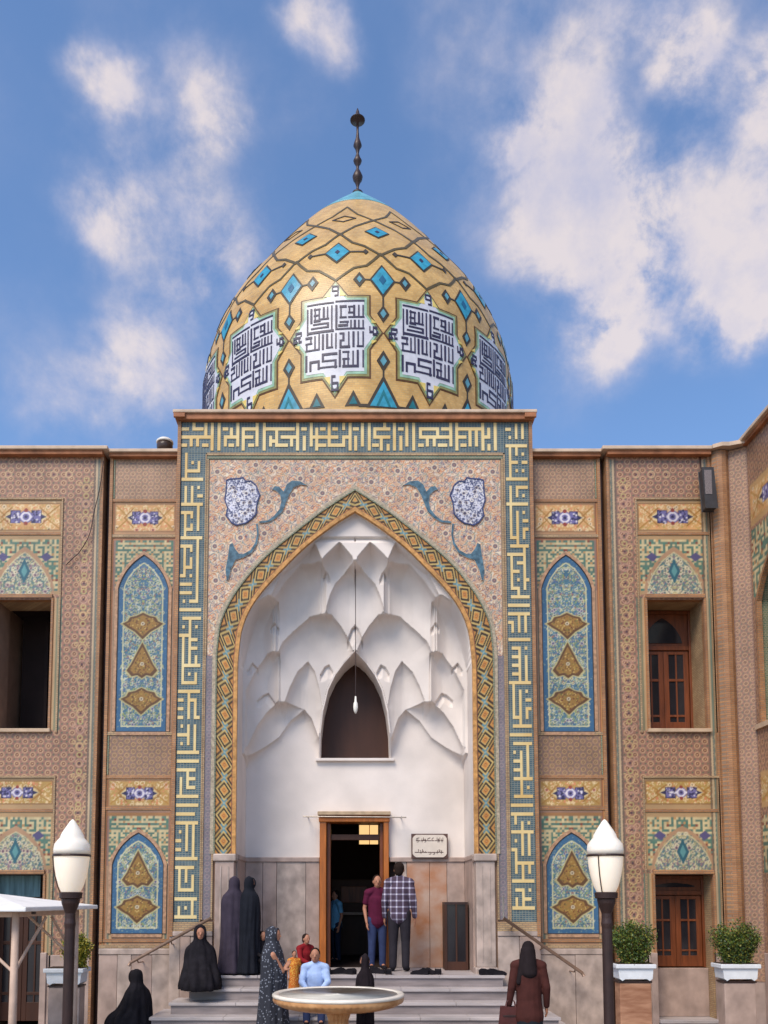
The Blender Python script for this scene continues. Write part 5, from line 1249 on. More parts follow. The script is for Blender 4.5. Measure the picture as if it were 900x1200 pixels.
def fountain():
    T = thing('fountain_basin', 'round shallow stone basin with fluted orange rim on a fluted pedestal', 'fountain', (0.0-.2, -3.05, 0))
    MB = mat('honey_onyx', lin(206, 156, 108), .35, .2, 5, .15, 50, .4, col2=lin(176, 120, 74), stretch=(1, 1, 2)); MT = mat('sky_bright_onyx_top', lin(232, 222, 208), .3, .1, 5, .1, 40, .4)
    R0 = .80; z = 1.055; seg = 120
    g = G(); g.lathe([(R0-.09, z-.03), (R0-.07, z+.002), (R0-.02, z+.006), (R0, z-.01), (R0, z-.03), (R0-.012, z-.04)], seg=seg, caps=False); g.mk('rim', MT, T, smooth=True, world=False)
    # fluted bowl
    V = []; F = []; prof = [(R0-.012, z-.038), (R0-.008, z-.075), (R0-.02, z-.1), (R0-.10, z-.145), (R0-.22, z-.175), (R0-.40, z-.19), (R0-.58, z-.2)]
    for k, (r, zz) in enumerate(prof):
        for i in range(seg*2):
            a = math.pi*i/seg; fl = 1-(.0 if k < 2 else .022)*(i % 4 in (0,)); V.append((r*fl*math.cos(a), r*fl*math.sin(a), zz))
    for k in range(len(prof)-1):
        for i in range(seg*2): j = (i+1) % (seg*2); F.append((k*seg*2+i, k*seg*2+j, (k+1)*seg*2+j, (k+1)*seg*2+i))
    mk('fluted_bowl', V, F, MB, T, smooth=True, world=False)
    g = G(); g.lathe([(R0-.088, z-.006), (.3, z-.012), (.02, z-.014)], seg=64); g.mk('basin_bed', MT, T, smooth=True, world=False)  # bed coloured pale in place of water reflecting the bright sky
    V = []; F = []; prof = [(.22, z-.2), (.15, z-.24), (.125, z-.32), (.115, .5), (.13, .25), (.2, .18), (.24, .12), (.26, 0)]
    for k, (r, zz) in enumerate(prof):
        for i in range(64):
            a = 2*math.pi*i/64; V.append((r*(1-.08*(i % 4 < 1))*math.cos(a), r*(1-.08*(i % 4 < 1))*math.sin(a), zz))
    for k in range(len(prof)-1):
        for i in range(64): j = (i+1) % 64; F.append((k*64+i, k*64+j, (k+1)*64+j, (k+1)*64+i))
    mk('fluted_pedestal', V, F, MB, T, world=False)
fountain()

def fittings():
    # handrails on the walls beside the steps
    for s, a, b, lab in ((-1, at(247, 1076, -.2), at(153, 1128, -.2), 'brushed handrail sloping down the wall left of the steps'), (1, at(590, 1076, -.2), at(682, 1140, -.2), 'pale handrail sloping down the wall right of the steps')):
        T = thing('handrail', lab, 'handrail', (a[0], -.2, a[1]), 0, 'handrails on the walls beside the steps')
        m = mat('worn_rail', lin(150, 122, 104), .4, .12, 8, .1, 50, .5, metal=.3)
        P0 = Vector((a[0], -.2, a[1])); P1 = Vector((b[0], -.2, b[1]))
        G().tube([tuple(P0), tuple(P1), tuple(P1+Vector((s*.03, 0, -.05)))], .026, 10).mk('rail_tube', m, T, smooth=True)
        for t in (.12, .5, .92):
            p = P0.lerp(P1, t); G().tube([tuple(p), (p.x, -.12, p.z-.06), (p.x, .19 if abs(p.x) > 2.92 else -.01, p.z-.07)], .011, 8).mk('bracket', m, T)
        if s > 0: G().tube([tuple(P0), (a[0], -.2, a[1]+.35)], .012, 8).mk('upright', M_steel, T)
    # written plaque
    T = thing('wall_sign', 'small cream plaque with two lines of dark writing, right of the entrance door', 'sign', (1.27, 1.1, 2.98))
    a = at(482, 977, 1.1); b = at(525, 1006, 1.1); x0, z1 = a; x1, z0 = b
    MB = mat('plaque_dark', lin(92, 66, 60), .5, .1, 8); MC = mat('plaque_cream', lin(214, 200, 186), .5, .05, 8)
    bev(G().box(x0, x1, 1.10, 1.13, z0, z1).mk('board', MB, T), .004)
    e = .02; c = .06; xa, xb, za, zb = x0+e, x1-e, z0+e, z1-e
    G().prism([(xa+c, za), (xb-c, za), (xb-c*.4, za+c*.4), (xb, za+c), (xb, zb-c), (xb-c*.4, zb-c*.4), (xb-c, zb), (xa+c, zb), (xa+c*.4, zb-c*.4), (xa, zb-c), (xa, za+c), (xa+c*.4, za+c*.4)][::1], 1.090, 1.099).mk('cream_field', MC, T)
    for k, tx in enumerate(('خواهشمند است هنگام ورود', 'کفش‌های خود را درآورید')):
        # two lines of cursive writing: joined strokes, teeth, bowls and dots
        rnd = random.Random(4+k); y = zb-.10 if k == 0 else za+.085; g = G(); x = xb-.06; yy = 1.086
        def st(p0, p1, w=.009):
            d = Vector((p1[0]-p0[0], p1[1]-p0[1])); n = Vector((-d.y, d.x)).normalized()*w/2 if d.length else Vector((0, w/2))
            g.prism([(p0[0]-n.x, p0[1]-n.y), (p1[0]-n.x, p1[1]-n.y), (p1[0]+n.x, p1[1]+n.y), (p0[0]+n.x, p0[1]+n.y)], yy, yy+.003)
        while x > xa+.07:
            L = rnd.uniform(.035, .07); st((x, y), (x-L, y), .012)
            q = rnd.random()
            if q < .35: st((x-.006, y), (x-.006, y+.055))
            elif q < .6: st((x, y), (x-.012, y-.03)); st((x-.012, y-.03), (x-.04, y-.032)); 
            elif q < .8: st((x-L, y), (x-L-.004, y+.03)); st((x-L*.5, y), (x-L*.5, y+.022))
            else: st((x-L, y), (x-L+.01, y+.04)); st((x-L+.01, y+.04), (x-L*.2, y+.05))
            for d in range(rnd.choice((0, 1, 2))): st((x-L*.5-d*.014, y+rnd.choice((.035, -.028))), (x-L*.5-d*.014-.008, y+rnd.choice((.035, -.028))), .008)
            x -= L+.009
        g.mk('writing', MB, T, kind='stuff')
    # curtain rod over the door
    a = at(355, 957, 1.0); b = at(476, 958, 1.0)
    o = G().tube([(a[0], .97, a[1]), (b[0], .97, b[1])], .012, 8).mk('curtain_rod', M_steel, None); tag(o, 'thin metal rod above the entrance door, sticking out on both sides', 'curtain rod')
    T = o; 
    for x in (a[0]+.08, b[0]-.08): G().tube([(x, .97, a[1]), (x, 1.2, a[1])], .01, 6).mk('bracket', M_steel, T, world=False)
    # hanging lamp on its long cord
    z0 = at(417, 816, .45)[1]; z1 = at(417, 836, .45)[1]
    T = thing('hanging_lamp', 'small white lamp hanging on a long cord in front of the arched window', 'lamp', (.01, .45, z1))
    G().tube([(.01, .45, z0), (.01, .45, 8.2)], .006, 6).mk('cord', M_iron, T)
    MW = mat('lamp_white', lin(236, 230, 220), .4, .03, 4)
    G().lathe([(.012, z0-z1), (.02, .2), (.034, .17), (.04, .1), (.03, .04), (.012, .0)], c=(.01, .45, z1), seg=14).mk('lamp_body', MW, T, smooth=True)
    # lit lantern panel inside the hall
    x0, zb = at(421, 967, 3.2); x1, za = at(443, 989, 3.2)
    T = thing('ceiling_light', 'glowing square lamp inside the dark entrance hall', 'lamp', ((x0+x1)/2, 3.2, za))
    ME = mat('warm_lit_glass', lin(230, 190, 120), .5, .05, 6, 0, emit=(1, .62, .26, 1.1))
    xm = x0+(x1-x0)*.55
    for (p, q) in ((x0, xm-.008), (xm+.008, x1)): G().box(p, q, 3.18, 3.3, za, zb).mk('lit_pane', ME, T)
    G().box(x0-.02, x1+.02, 3.2, 3.32, zb, zb+.03).mk('lamp_frame', M_darkbrown, T); G().tube([((x0+x1)/2, 3.25, zb), ((x0+x1)/2, 3.25, 3.72)], .008, 6).mk('lamp_stem', M_iron, T)
    # glass cabinet
    xa, zt = at(521, 1060, .62); xb, zz = at(557, 1060, .62); xb = min(xb, 1.86)
    T = thing('glass_cabinet', 'tall dark glazed cabinet standing against the niche wall right of the door', 'cabinet', ((xa+xb)/2, .8, 1.02))
    for q in (xa, xb-.04): bev(G().box(q, q+.04, .62, 1.0, 1.02, zt).mk('side_post', M_darkbrown, T), .004)
    G().box(xa, xb, .62, 1.0, zt, zt+.04).mk('cabinet_top', M_iron, T); G().box(xa+.04, xb-.04, .62, 1.0, 1.02, 1.16).mk('cabinet_base', M_darkbrown, T)
    G().box(xa+.04, xb-.04, .97, 1.0, 1.16, zt).mk('cabinet_back', mat('cabinet_inside', lin(86, 92, 104), .5, .3, 4), T)
    xm = (xa+xb)/2; G().box(xm-.012, xm+.012, .62, .66, 1.16, zt).mk('mullion', M_darkbrown, T)
    for (p, q) in ((xa+.04, xm-.012), (xm+.012, xb-.04)): G().box(p, q, .64, .645, 1.16, zt).mk('pane', M_glass, T)
    # shoes left on the landing
    def shoe(x, y, z, rz, lab, dark=True):
        T = thing('shoe', lab, 'shoe', (x, y, z), rz, 'shoes left on the landing'); c = M_black if dark else mat('pale_shoe', lin(150, 140, 140), .6, .1, 8)
        pr = [(-.13, .0), (-.135, .06), (-.10, .085), (-.04, .08), (.02, .055), (.1, .045), (.135, .02), (.13, .0)]
        bev(G().prism(pr, -.045, .045).mk('upper', c, T, world=False), .018, 3); G().box(-.13, .13, -.043, .043, -.0, .012).mk('sole', M_iron, T, world=False)
    rnd = random.Random(2)
    spots = [(462, 'pair'), (500, ''), (512, ''), (377, ''), (391, ''), (404, ''), (442, ''), (536, '')]
    for px in (352, 372, 382, 394, 408, 443, 455, 492, 503, 514): shoe(at(px, 1136, -.1)[0], -.05+rnd.uniform(-.08, .1), 1.021, rnd.uniform(0, 6), 'shoe among those left in a loose row along the landing by the door', rnd.random() < .75)
    for px, l in ((572, 'black shoe lying left of its twin at the right end of the landing'), (582, 'black shoe lying at the far right end of the landing')): shoe(at(px, 1134, -.15)[0], -.18, 1.021, R(5), l)
    # floodlight on the right wing
    x, z = at(830, 600, -.05)
    T = thing('wall_floodlight', 'long dark speaker box hung high on the right wing near the corner', 'loudspeaker', (x, .0, z))
    w = .085; zt_, zb_ = at(830, 552, -.05)[1], at(830, 598, -.05)[1]
    x -= .03
    bev(G().prism([(x-w+.0, zt_), (x-w+.04, zb_), (x+w+.05, zb_), (x+w, zt_)], -.16, .0).mk('speaker_body', mat('dark_grey_plastic', lin(62, 60, 62), .5, .1, 10), T), .012)
    G().prism([(x-w+.02, zt_-.04), (x-w+.03, zb_+.22), (x+w-.03, zb_+.22), (x+w-.03, zt_-.04)], -.166, -.161).mk('speaker_grille', mat('grey_grille', lin(128, 118, 118), .6, .2, 60), T)
    G().tube([(x+w+.02, -.08, zt_-.02), (x+w+.06, -.03, zt_-.1), (x+w+.05, .1, zt_-.1)], .012, 8).mk('bracket', M_steel, T); G().tube([(x, .0, zt_), (x, .1, zt_+.14), (x, .14, zt_+.4)], .008, 6).mk('cable', M_iron, T)
    # camera housing on the left roof
    x, z = at(193, 531, .3); T = thing('roof_camera', 'dark domed camera with white cap on the left roof edge beside the portal', 'camera', (x, .3, z))
    G().lathe([(.05, 0), (.12, .02), (.135, .1), (.13, .17)], c=(x, .3, z), seg=20).mk('dark_dome', mat('smoked_dome', lin(70, 54, 48), .3, .1, 6), T, smooth=True)
    G().lathe([(.142, .17), (.14, .2), (.1, .235), (.03, .25)], c=(x, .3, z), seg=20).mk('white_cap', MATS['lamp_white'], T, smooth=True)
    G().lathe([(.03, -.12), (.03, 0)], c=(x, .3, z), seg=10).mk('stem', M_iron, T)
    # sagging cable on the left wing
    pts = [at(*p, .08) for p in ((121, 540), (117, 570), (110, 600), (105, 625), (94, 645), (84, 655), (77, 662))]
    o = G().tube([tuple(v) for v in catmull([(x, .09, z) for x, z in pts], 5)], .007, 6).mk('wall_cable', M_iron, None); tag(o, 'thin dark cable running down across the girih tiles of the left wing', 'cable')
fittings()

# ================================================================== PEOPLE
def blob(name, parts, voxel, m, parent, smooth_it=3, label=None):
    """tapered limbs and ellipsoids fused into one continuous surface"""
    g = G()
    for p in parts:
        if p[0] == 'e':
            c, (rx, ry, rz) = p[1], p[2]; n = len(g.V); sg, rg = 20, 12
            for j in range(1, rg):
                t = math.pi*j/rg
                for i in range(sg): a = 2*math.pi*i/sg; g.V.append((c[0]+rx*math.sin(t)*math.cos(a), c[1]+ry*math.sin(t)*math.sin(a), c[2]+rz*math.cos(t)))
            for j in range(rg-2):
                for i in range(sg): k = (i+1) % sg; g.F.append((n+j*sg+i, n+(j+1)*sg+i, n+(j+1)*sg+k, n+j*sg+k))
            g.V += [(c[0], c[1], c[2]+rz), (c[0], c[1], c[2]-rz)]; T = len(g.V)
            for i in range(sg): k = (i+1) % sg; g.F.append((T-2, n+i, n+k)); g.F.append((T-1, n+(rg-2)*sg+k, n+(rg-2)*sg+i))
        else:
            _, a, ra, b, rb = p[:5]; sx = p[5] if len(p) > 5 else 1.0
            a, b = Vector(a), Vector(b); d = b-a; L = d.length+1e-6; d = d/L; u = d.cross(Vector((0, 1, 0))); u = u.normalized() if u.length > .2 else d.cross(Vector((1, 0, 0))).normalized(); v = d.cross(u)
            n = len(g.V); sg = 14; rings = []
            for t in (-80, -50, -20): rings.append((ra*math.sin(R(t)), ra*math.cos(R(t))))
            rings.append((0, ra)); rings.append((L*.5, (ra+rb)/2)); rings.append((L, rb))
            for t in (20, 50, 80): rings.append((L+rb*math.sin(R(t)), rb*math.cos(R(t))))
            for (h, r) in rings:
                for i in range(sg): q = 2*math.pi*i/sg; g.V.append(tuple(a+d*h+u*r*math.cos(q)*sx+v*r*math.sin(q)))
            K = len(rings)
            for j in range(K-1):
                for i in range(sg): k = (i+1) % sg; g.F.append((n+j*sg+i, n+j*sg+k, n+(j+1)*sg+k, n+(j+1)*sg+i))
            g.F.append(tuple(range(n+sg-1, n-1, -1))); g.F.append(tuple(range(n+(K-1)*sg, n+K*sg)))
    me = bpy.data.meshes.new(name); me.from_pydata(g.V, [], g.F)
    bm = bmesh.new(); bm.from_mesh(me); bmesh.ops.recalc_face_normals(bm, faces=bm.faces); bm.to_mesh(me); bm.free()
    o = bpy.data.objects.new(name, me); COL.objects.link(o)
    r = o.modifiers.new('r', 'REMESH'); r.mode = 'VOXEL'; r.voxel_size = voxel; r.use_smooth_shade = True
    sm = o.modifiers.new('s', 'SMOOTH'); sm.factor = .6; sm.iterations = smooth_it
    dg = bpy.context.evaluated_depsgraph_get(); me2 = bpy.data.meshes.new_from_object(o.evaluated_get(dg)); me2.name = name
    o.modifiers.clear(); o.data = me2; bpy.data.meshes.remove(me)
    me2.materials.clear(); me2.materials.append(m); o.parent = parent
    if label: o['label'] = label
    return o
def hand(w, d, side, s):
    """palm and five curled fingers from wrist w in direction d"""
    w = Vector(w); d = Vector(d).normalized(); x = Vector((0, -1, 0)) - d*Vector((0, -1, 0)).dot(d); x.normalize(); n = d.cross(x)*side
    P = [('c', w, .026*s, w+d*.085*s, .034*s, .62)]
    for i, L in enumerate((.062, .078, .074, .056)):
        b = w+d*.098*s+x*(.026-.0175*i)*s; m_ = b+d*L*.55*s; e = m_+(d*.75+n*.55).normalized()*L*.5*s
        P += [('c', b-d*.02*s, .0095*s, m_, .0088*s), ('c', m_, .0088*s, e, .0075*s)]
    b = w+d*.03*s+x*.03*s; m_ = b+(d*.6+x*.75).normalized()*.045*s; P += [('c', b, .0125*s, m_, .011*s), ('c', m_, .011*s, m_+(d*.95+n*.2).normalized()*.035*s, .009*s)]
    return P
SKIN = lambda: mat('skin', lin(178, 124, 98), .55, .08, 6, .1, 60, .3)
def joints(h, pose='stand', lean=0):
    k = h/1.75; J = {}
    if pose == 'stand':
        J = dict(pel=(0, 0, .95), che=(0, 0, 1.28), nek=(0, .0, 1.49), hed=(0, -.015, 1.63), sl=(-.175, 0, 1.42), sr=(.175, 0, 1.42), el=(-.235, .03, 1.13), er=(.235, .03, 1.13), wl=(-.245, -.05, .88), wr=(.245, -.05, .88),
                 hl=(-.09, 0, .92), hr=(.09, 0, .92), kl=(-.1, -.01, .49), kr=(.1, -.01, .49), al=(-.105, .03, .09), ar=(.105, .02, .09), tl=(-.12, -.11, .035), tr=(.12, -.12, .035))
    elif pose == 'sit':
        J = dict(pel=(0, 0, .13), che=(0, -.04, .46), nek=(0, -.06, .66), hed=(0, -.09, .80), sl=(-.17, -.05, .59), sr=(.17, -.05, .59), el=(-.22, -.16, .36), er=(.22, -.16, .36), wl=(-.13, -.36, .27), wr=(.13, -.36, .27),
                 hl=(-.09, -.02, .11), hr=(.09, -.02, .11), kl=(-.12, -.42, .20), kr=(.12, -.42, .20), al=(-.12, -.46, -.24), ar=(.12, -.46, -.24), tl=(-.12, -.6, -.29), tr=(.12, -.6, -.29))
    return {a: Vector(v)*k for a, v in J.items()}, k
def face_bits(T, H, k, turn=Vector((0, -1, 0)), dark=None):
    me = mat('eye_dark', lin(34, 26, 24), .3, .1, 8); mm = mat('lips', lin(150, 84, 74), .5, .1, 8)
    side = turn.cross(Vector((0, 0, 1))).normalized()
    for s in (-1, 1):
        c = H+turn*.082*k+side*s*.03*k+Vector((0, 0, .012*k))
        blob('eye', [('e', c, (.011*k, .009*k, .006*k))], .003, me, T, 1)
    blob('mouth', [('e', H+turn*.086*k+Vector((0, 0, -.055*k)), (.022*k, .010*k, .006*k))], .004, mm, T, 1)
def head_parts(H, k, turn=Vector((0, -1, 0))):
    side = turn.cross(Vector((0, 0, 1))).normalized()
    return [('e', H+Vector((0, 0, .015*k)), (.078*k, .092*k, .105*k)), ('e', H+turn*.02*k-Vector((0, 0, .05*k)), (.058*k, .066*k, .07*k)),
            ('c', H+turn*.084*k+Vector((0, 0, .015*k)), .009*k, H+turn*.102*k-Vector((0, 0, .02*k)), .014*k)]+[('e', H+side*s*.078*k-Vector((0, 0, .005*k)), (.012*k, .02*k, .03*k)) for s in (-1, 1)]
def person(label, x, y, z, rz, h, shirt, legs, hair, pose='stand', sleeves='short', adj=None, long_hair=False, skirt=None, group=None, turn=(0, -1, 0), coat=0.):
    T = thing('person', label, 'person', (x, y, z), rz, group)
    J, k = joints(h, pose)
    for a, v in (adj or {}).items(): J[a] = J[a]+Vector(v)*k
    turn = Vector(turn).normalized(); sk = SKIN(); c = lambda a, ra, b, rb, sx=1: ('c', J[a], ra*k, J[b], rb*k, sx)
    P = head_parts(J['hed'], k, turn)+[c('nek', .055, 'hed', .05), c('che', .115, 'nek', .06, 1.2), c('pel', .125, 'che', .12, 1.2), c('sl', .05, 'el', .038), c('sr', .05, 'er', .038), c('el', .038, 'wl', .026), c('er', .038, 'wr', .026),
        c('hl', .085, 'kl', .055), c('hr', .085, 'kr', .055), c('kl', .053, 'al', .036), c('kr', .053, 'ar', .036), c('al', .036, 'tl', .03), c('ar', .036, 'tr', .03), c('sl', .06, 'nek', .05), c('sr', .06, 'nek', .05)]
    for s, e, w in ((-1, 'el', 'wl'), (1, 'er', 'wr')): P += hand(J[w], J[w]-J[e], s, k)
    blob('body', P, .0085, sk, T, 2); face_bits(T, J['hed'], k, turn)
    S_ = [c('pel', .142, 'che', .142, 1.22), c('che', .14, 'nek', .068, 1.25), c('sl', .078, 'nek', .06), c('sr', .078, 'nek', .06), ('c', J['pel']-Vector((0, 0, (.06+coat)*k)), (.148+coat*.12)*k, J['pel'], .145*k, 1.2)]
    if sleeves == 'long': S_ += [c('sl', .068, 'el', .056), c('sr', .068, 'er', .056), c('el', .056, 'wl', .042), c('er', .056, 'wr', .042)]
    else:
        for a, b in (('sl', 'el'), ('sr', 'er')): q = J[a].lerp(J[b], .62); S_.append(('c', J[a], .07*k, q, .062*k))
    blob('shirt' if not coat else 'coat', S_, .010, shirt, T, 3)
    if skirt:
        g = G(); n = 48; V = []; F = []
        zs = [(J['pel'].z-.0, .155), (.75*k, .18), (.4*k, .2), (.06*k, .235)]
        for (zz, r) in zs:
            for i in range(n): a = 2*math.pi*i/n; rr = r*k*(1+.07*math.sin(a*7+zz*3)*(1-zz/k)); V.append((rr*math.cos(a), rr*.85*math.sin(a), zz))
        for j in range(3):
            for i in range(n): q = (i+1) % n; F.append((j*n+i, (j+1)*n+i, (j+1)*n+q, j*n+q))
        mk('skirt', V, F, skirt, T, smooth=True, world=False)
    else:
        blob('trousers', [('c', J['pel']-Vector((0, 0, .03*k)), .14*k, J['pel']+Vector((0, 0, .03*k)), .132*k, 1.2), c('hl', .105, 'kl', .075), c('hr', .105, 'kr', .075), c('kl', .073, 'al', .062), c('kr', .073, 'ar', .062)], .010, legs, T, 3)
    for a, b in (('al', 'tl'), ('ar', 'tr')):
        d = (J[b]-J[a]); d.z = 0; blob('shoe', [('c', J[a]-Vector((0, 0, .035*k)), .046*k, J[b]+d.normalized()*.02, .036*k)], .008, M_black, T, 2)
    H = J['hed']; hp = [('e', H-turn*.022*k+Vector((0, 0, .035*k)), (.088*k, .092*k, .1*k)), ('e', H-turn*.05*k-Vector((0, 0, .02*k)), (.075*k, .06*k, .085*k))]
    if long_hair: hp += [('c', H-turn*.06*k, .075*k, J['nek']-turn*.09*k-Vector((0, 0, .16*k)), .085*k, 1.25), ('c', H-turn*.05*k+Vector((.05, 0, 0))*k, .06*k, J['sr']+Vector((-.03, .08, -.22))*k, .035*k)]
    blob('hair' if not long_hair else 'headscarf', hp, .010, hair, T, 3)
    return T
def chador(label, x, y, z, rz, h, m, sit=False, seed=1, face=True, group=None, lean=(0, 0), wide=1.0):
    """person wrapped in a long cloak open at the face"""
    T = thing('person', label, 'person', (x, y, z), rz, group); rnd = random.Random(seed)
    if not sit:
        k = h/1.65; J, kk = joints(h); H = J['hed']
        prof = [(0.02, 0, -.00, .27, .25), (.3, 0, -.0, .235, .21), (.7, 0, 0, .215, .185), (1.0, 0, -.01, .22, .18), (1.2, 0, -.0, .225, .155), (1.33, 0, .005, .20, .13), (1.40, 0, .01, .135, .115), (1.45, 0, .012, .10, .10), (1.52, 0, .015, .10, .098), (1.59, 0, .02, .094, .09), (1.65, 0, .02, .066, .066), (1.675, 0, .02, .02, .02)]
        prof = [(a*k, b*k, c*k, d*k*wide, e*k) for a, b, c, d, e in prof]
    else:
        k = h/.88; J, kk = joints(h*1.75/.88, 'sit'); H = J['hed']
        prof = [(-.0, 0, -.22, .30, .36), (.08, 0, -.22, .31, .37), (.2, 0, -.19, .29, .32), (.3, 0, -.12, .26, .24), (.45, 0, -.07, .24, .18), (.56, 0, -.06, .21, .14), (.62, 0, -.06, .15, .12), (.68, 0, -.065, .10, .10), (.75, 0, -.065, .10, .098), (.83, 0, -.06, .094, .09), (.88, 0, -.06, .066, .066), (.90, 0, -.06, .02, .02)]
        prof = [(a*k, b*k, c*k, d*k*wide, e*k) for a, b, c, d, e in prof]
    n = 72; V = []; F = []; zs = np.linspace(prof[0][0], prof[-1][0], 46); zp = [p[0] for p in prof]
    ph = [rnd.uniform(0, 6.28) for _ in range(4)]; ztop = prof[-1][0]
    sm = [catmull([(p[0], p[i]) for p in prof], 6) for i in range(1, 5)]
    for zz in zs:
        cx, cy, rx, ry = [float(np.interp(zz, q[:, 0], q[:, 1])) for q in sm]; t = (zz-zs[0])/(ztop-zs[0]); cx += lean[0]*t*t*k; cy += lean[1]*t*t*k
        am = .17*max(0, 1-t*1.12)**.7+.03*(t < .82)
        for i in range(n):
            a = 2*math.pi*i/n; w = abs(math.sin(a*4+ph[0]+t*2.0))*.9-.5+abs(math.sin(a*7.0+ph[1]-t*2.2))*.55-.3+math.sin(a*3+ph[2]+t*3)*.3
            f = 1+am*w; front = max(0, math.cos(a+math.pi/2))
            V.append((cx+rx*f*math.cos(a), cy+ry*f*math.sin(a), zz))
    for j in range(len(zs)-1):
        for i in range(n): q = (i+1) % n; F.append((j*n+i, j*n+q, (j+1)*n+q, (j+1)*n+i))
    F.append(tuple(range((len(zs)-1)*n, len(zs)*n))); F.append(tuple(range(n-1, -1, -1)))
    o = mk('chador', V, F, m, T, smooth=True, world=False)
    Hc = Vector((lean[0]*k*.85, lean[1]*k*.85-.035*k+(-.06*k if sit else .02*k), (.775 if sit else 1.545)*k)); kk2 = k*.93
    P = head_parts(Hc+Vector((0, -.012*k, 0)), kk2*.92)+[('c', Hc-Vector((0, -.02*k, .06*k)), .05*k, Hc-Vector((0, -.05*k, .2*k)), .06*k)]
    if not sit: P += [('c', (-.06*k, -.0, .1*k), .04*k, (-.05*k, 0, 1.2*k), .08*k), ('c', (.06*k, -.0, .1*k), .04*k, (.05*k, 0, 1.2*k), .08*k)]
    if not sit and wide > .95 and seed == 12: P += [('c', (s*.15*k, -.05*k, 1.28*k), .05*k, (s*.06*k, -.165*k, 1.05*k), .035*k) for s in (-1, 1)]+hand((-.05*k, -.175*k, 1.06*k), (.35, -.25, .5), -1, k)
    else: P += [('c', (0, -.04*k, .12*k), .1*k, (0, -.06*k, .5*k), .085*k)]
    if not sit: P += [('c', (0, 0, 1.2*k), .12*k, (0, 0, 1.0*k), .11*k), ('c', (0, .02*k, 1.38*k), .06*k, (0, 0, 1.25*k), .12*k)]
    blob('body', P, .0085, SKIN(), T, 2); face_bits(T, Hc+Vector((0, -.012*k, 0)), kk2*.92)
    # the cloth edge framing the face, and shoes
    pts = [];
    for i in range(13): a = math.pi*(-.42+i/12*1.84); pts.append((Hc.x+.068*k*math.cos(a), Hc.y-.048*k, Hc.z+.006*k+.088*k*math.sin(a)))
    blob('hood_edge', [('c', a, .017*k, b, .017*k) for a, b in zip(pts[:-1], pts[1:])], .006, m, T, 2)
    if not sit:
        for s in (-1, 1): blob('shoe', [('c', (s*.09*k, -.16*k, .035), .036, (s*.09*k, -.26*k, .03), .032)], .008, M_iron, T, 2)
    return T
def plaid():
    m = bpy.data.materials.new('plaid_cloth'); m.use_nodes = True; t = m.node_tree; p = t.nodes['Principled BSDF']; p.inputs['Roughness'].default_value = .85
    tc = N(t, 'ShaderNodeTexCoord'); sp = N(t, 'ShaderNodeSeparateXYZ'); t.links.new(tc.outputs['Object'], sp.inputs[0]); acc = None
    for ax, f in (('X', 62), ('Z', 62)):
        a = N(t, 'ShaderNodeMath', operation='MULTIPLY'); a.inputs[1].default_value = f; t.links.new(sp.outputs[ax], a.inputs[0]); b = N(t, 'ShaderNodeMath', operation='SINE'); t.links.new(a.outputs[0], b.inputs[0])
        c = N(t, 'ShaderNodeMath', operation='GREATER_THAN'); c.inputs[1].default_value = .72; t.links.new(b.outputs[0], c.inputs[0])
        if acc is None: acc = c.outputs[0]
        else: d = N(t, 'ShaderNodeMath', operation='ADD'); t.links.new(acc, d.inputs[0]); t.links.new(c.outputs[0], d.inputs[1]); acc = d.outputs[0]
    cr = N(t, 'ShaderNodeValToRGB'); cr.color_ramp.elements[0].color = (*lin(66, 50, 66), 1); cr.color_ramp.elements[1].color = (*lin(200, 196, 206), 1); e = cr.color_ramp.elements.new(.5); e.color = (*lin(128, 118, 138), 1)
    h = N(t, 'ShaderNodeMath', operation='MULTIPLY'); h.inputs[1].default_value = .5; t.links.new(acc, h.inputs[0]); t.links.new(h.outputs[0], cr.inputs[0]); t.links.new(cr.outputs[0], p.inputs['Base Color'])
    return m
def spotted(name, ground, spots, sc=30, th=.2):
    m = bpy.data.materials.new(name); m.use_nodes = True; t = m.node_tree; p = t.nodes['Principled BSDF']; p.inputs['Roughness'].default_value = .85
    tc = N(t, 'ShaderNodeTexCoord'); v = N(t, 'ShaderNodeTexVoronoi'); v.inputs['Scale'].default_value = sc; t.links.new(tc.outputs['Object'], v.inputs['Vector'])
    cr = N(t, 'ShaderNodeValToRGB'); cr.color_ramp.interpolation = 'LINEAR'; cr.color_ramp.elements[0].position = th; cr.color_ramp.elements[1].position = th+.1; cr.color_ramp.elements[0].color = (*spots, 1); cr.color_ramp.elements[1].color = (*ground, 1)
    t.links.new(v.outputs['Distance'], cr.inputs[0]); t.links.new(cr.outputs[0], p.inputs['Base Color']); return m
def cloth(name, rgb): return mat(name, lin(*rgb), .85, .12, 9, .25, 50, .15)
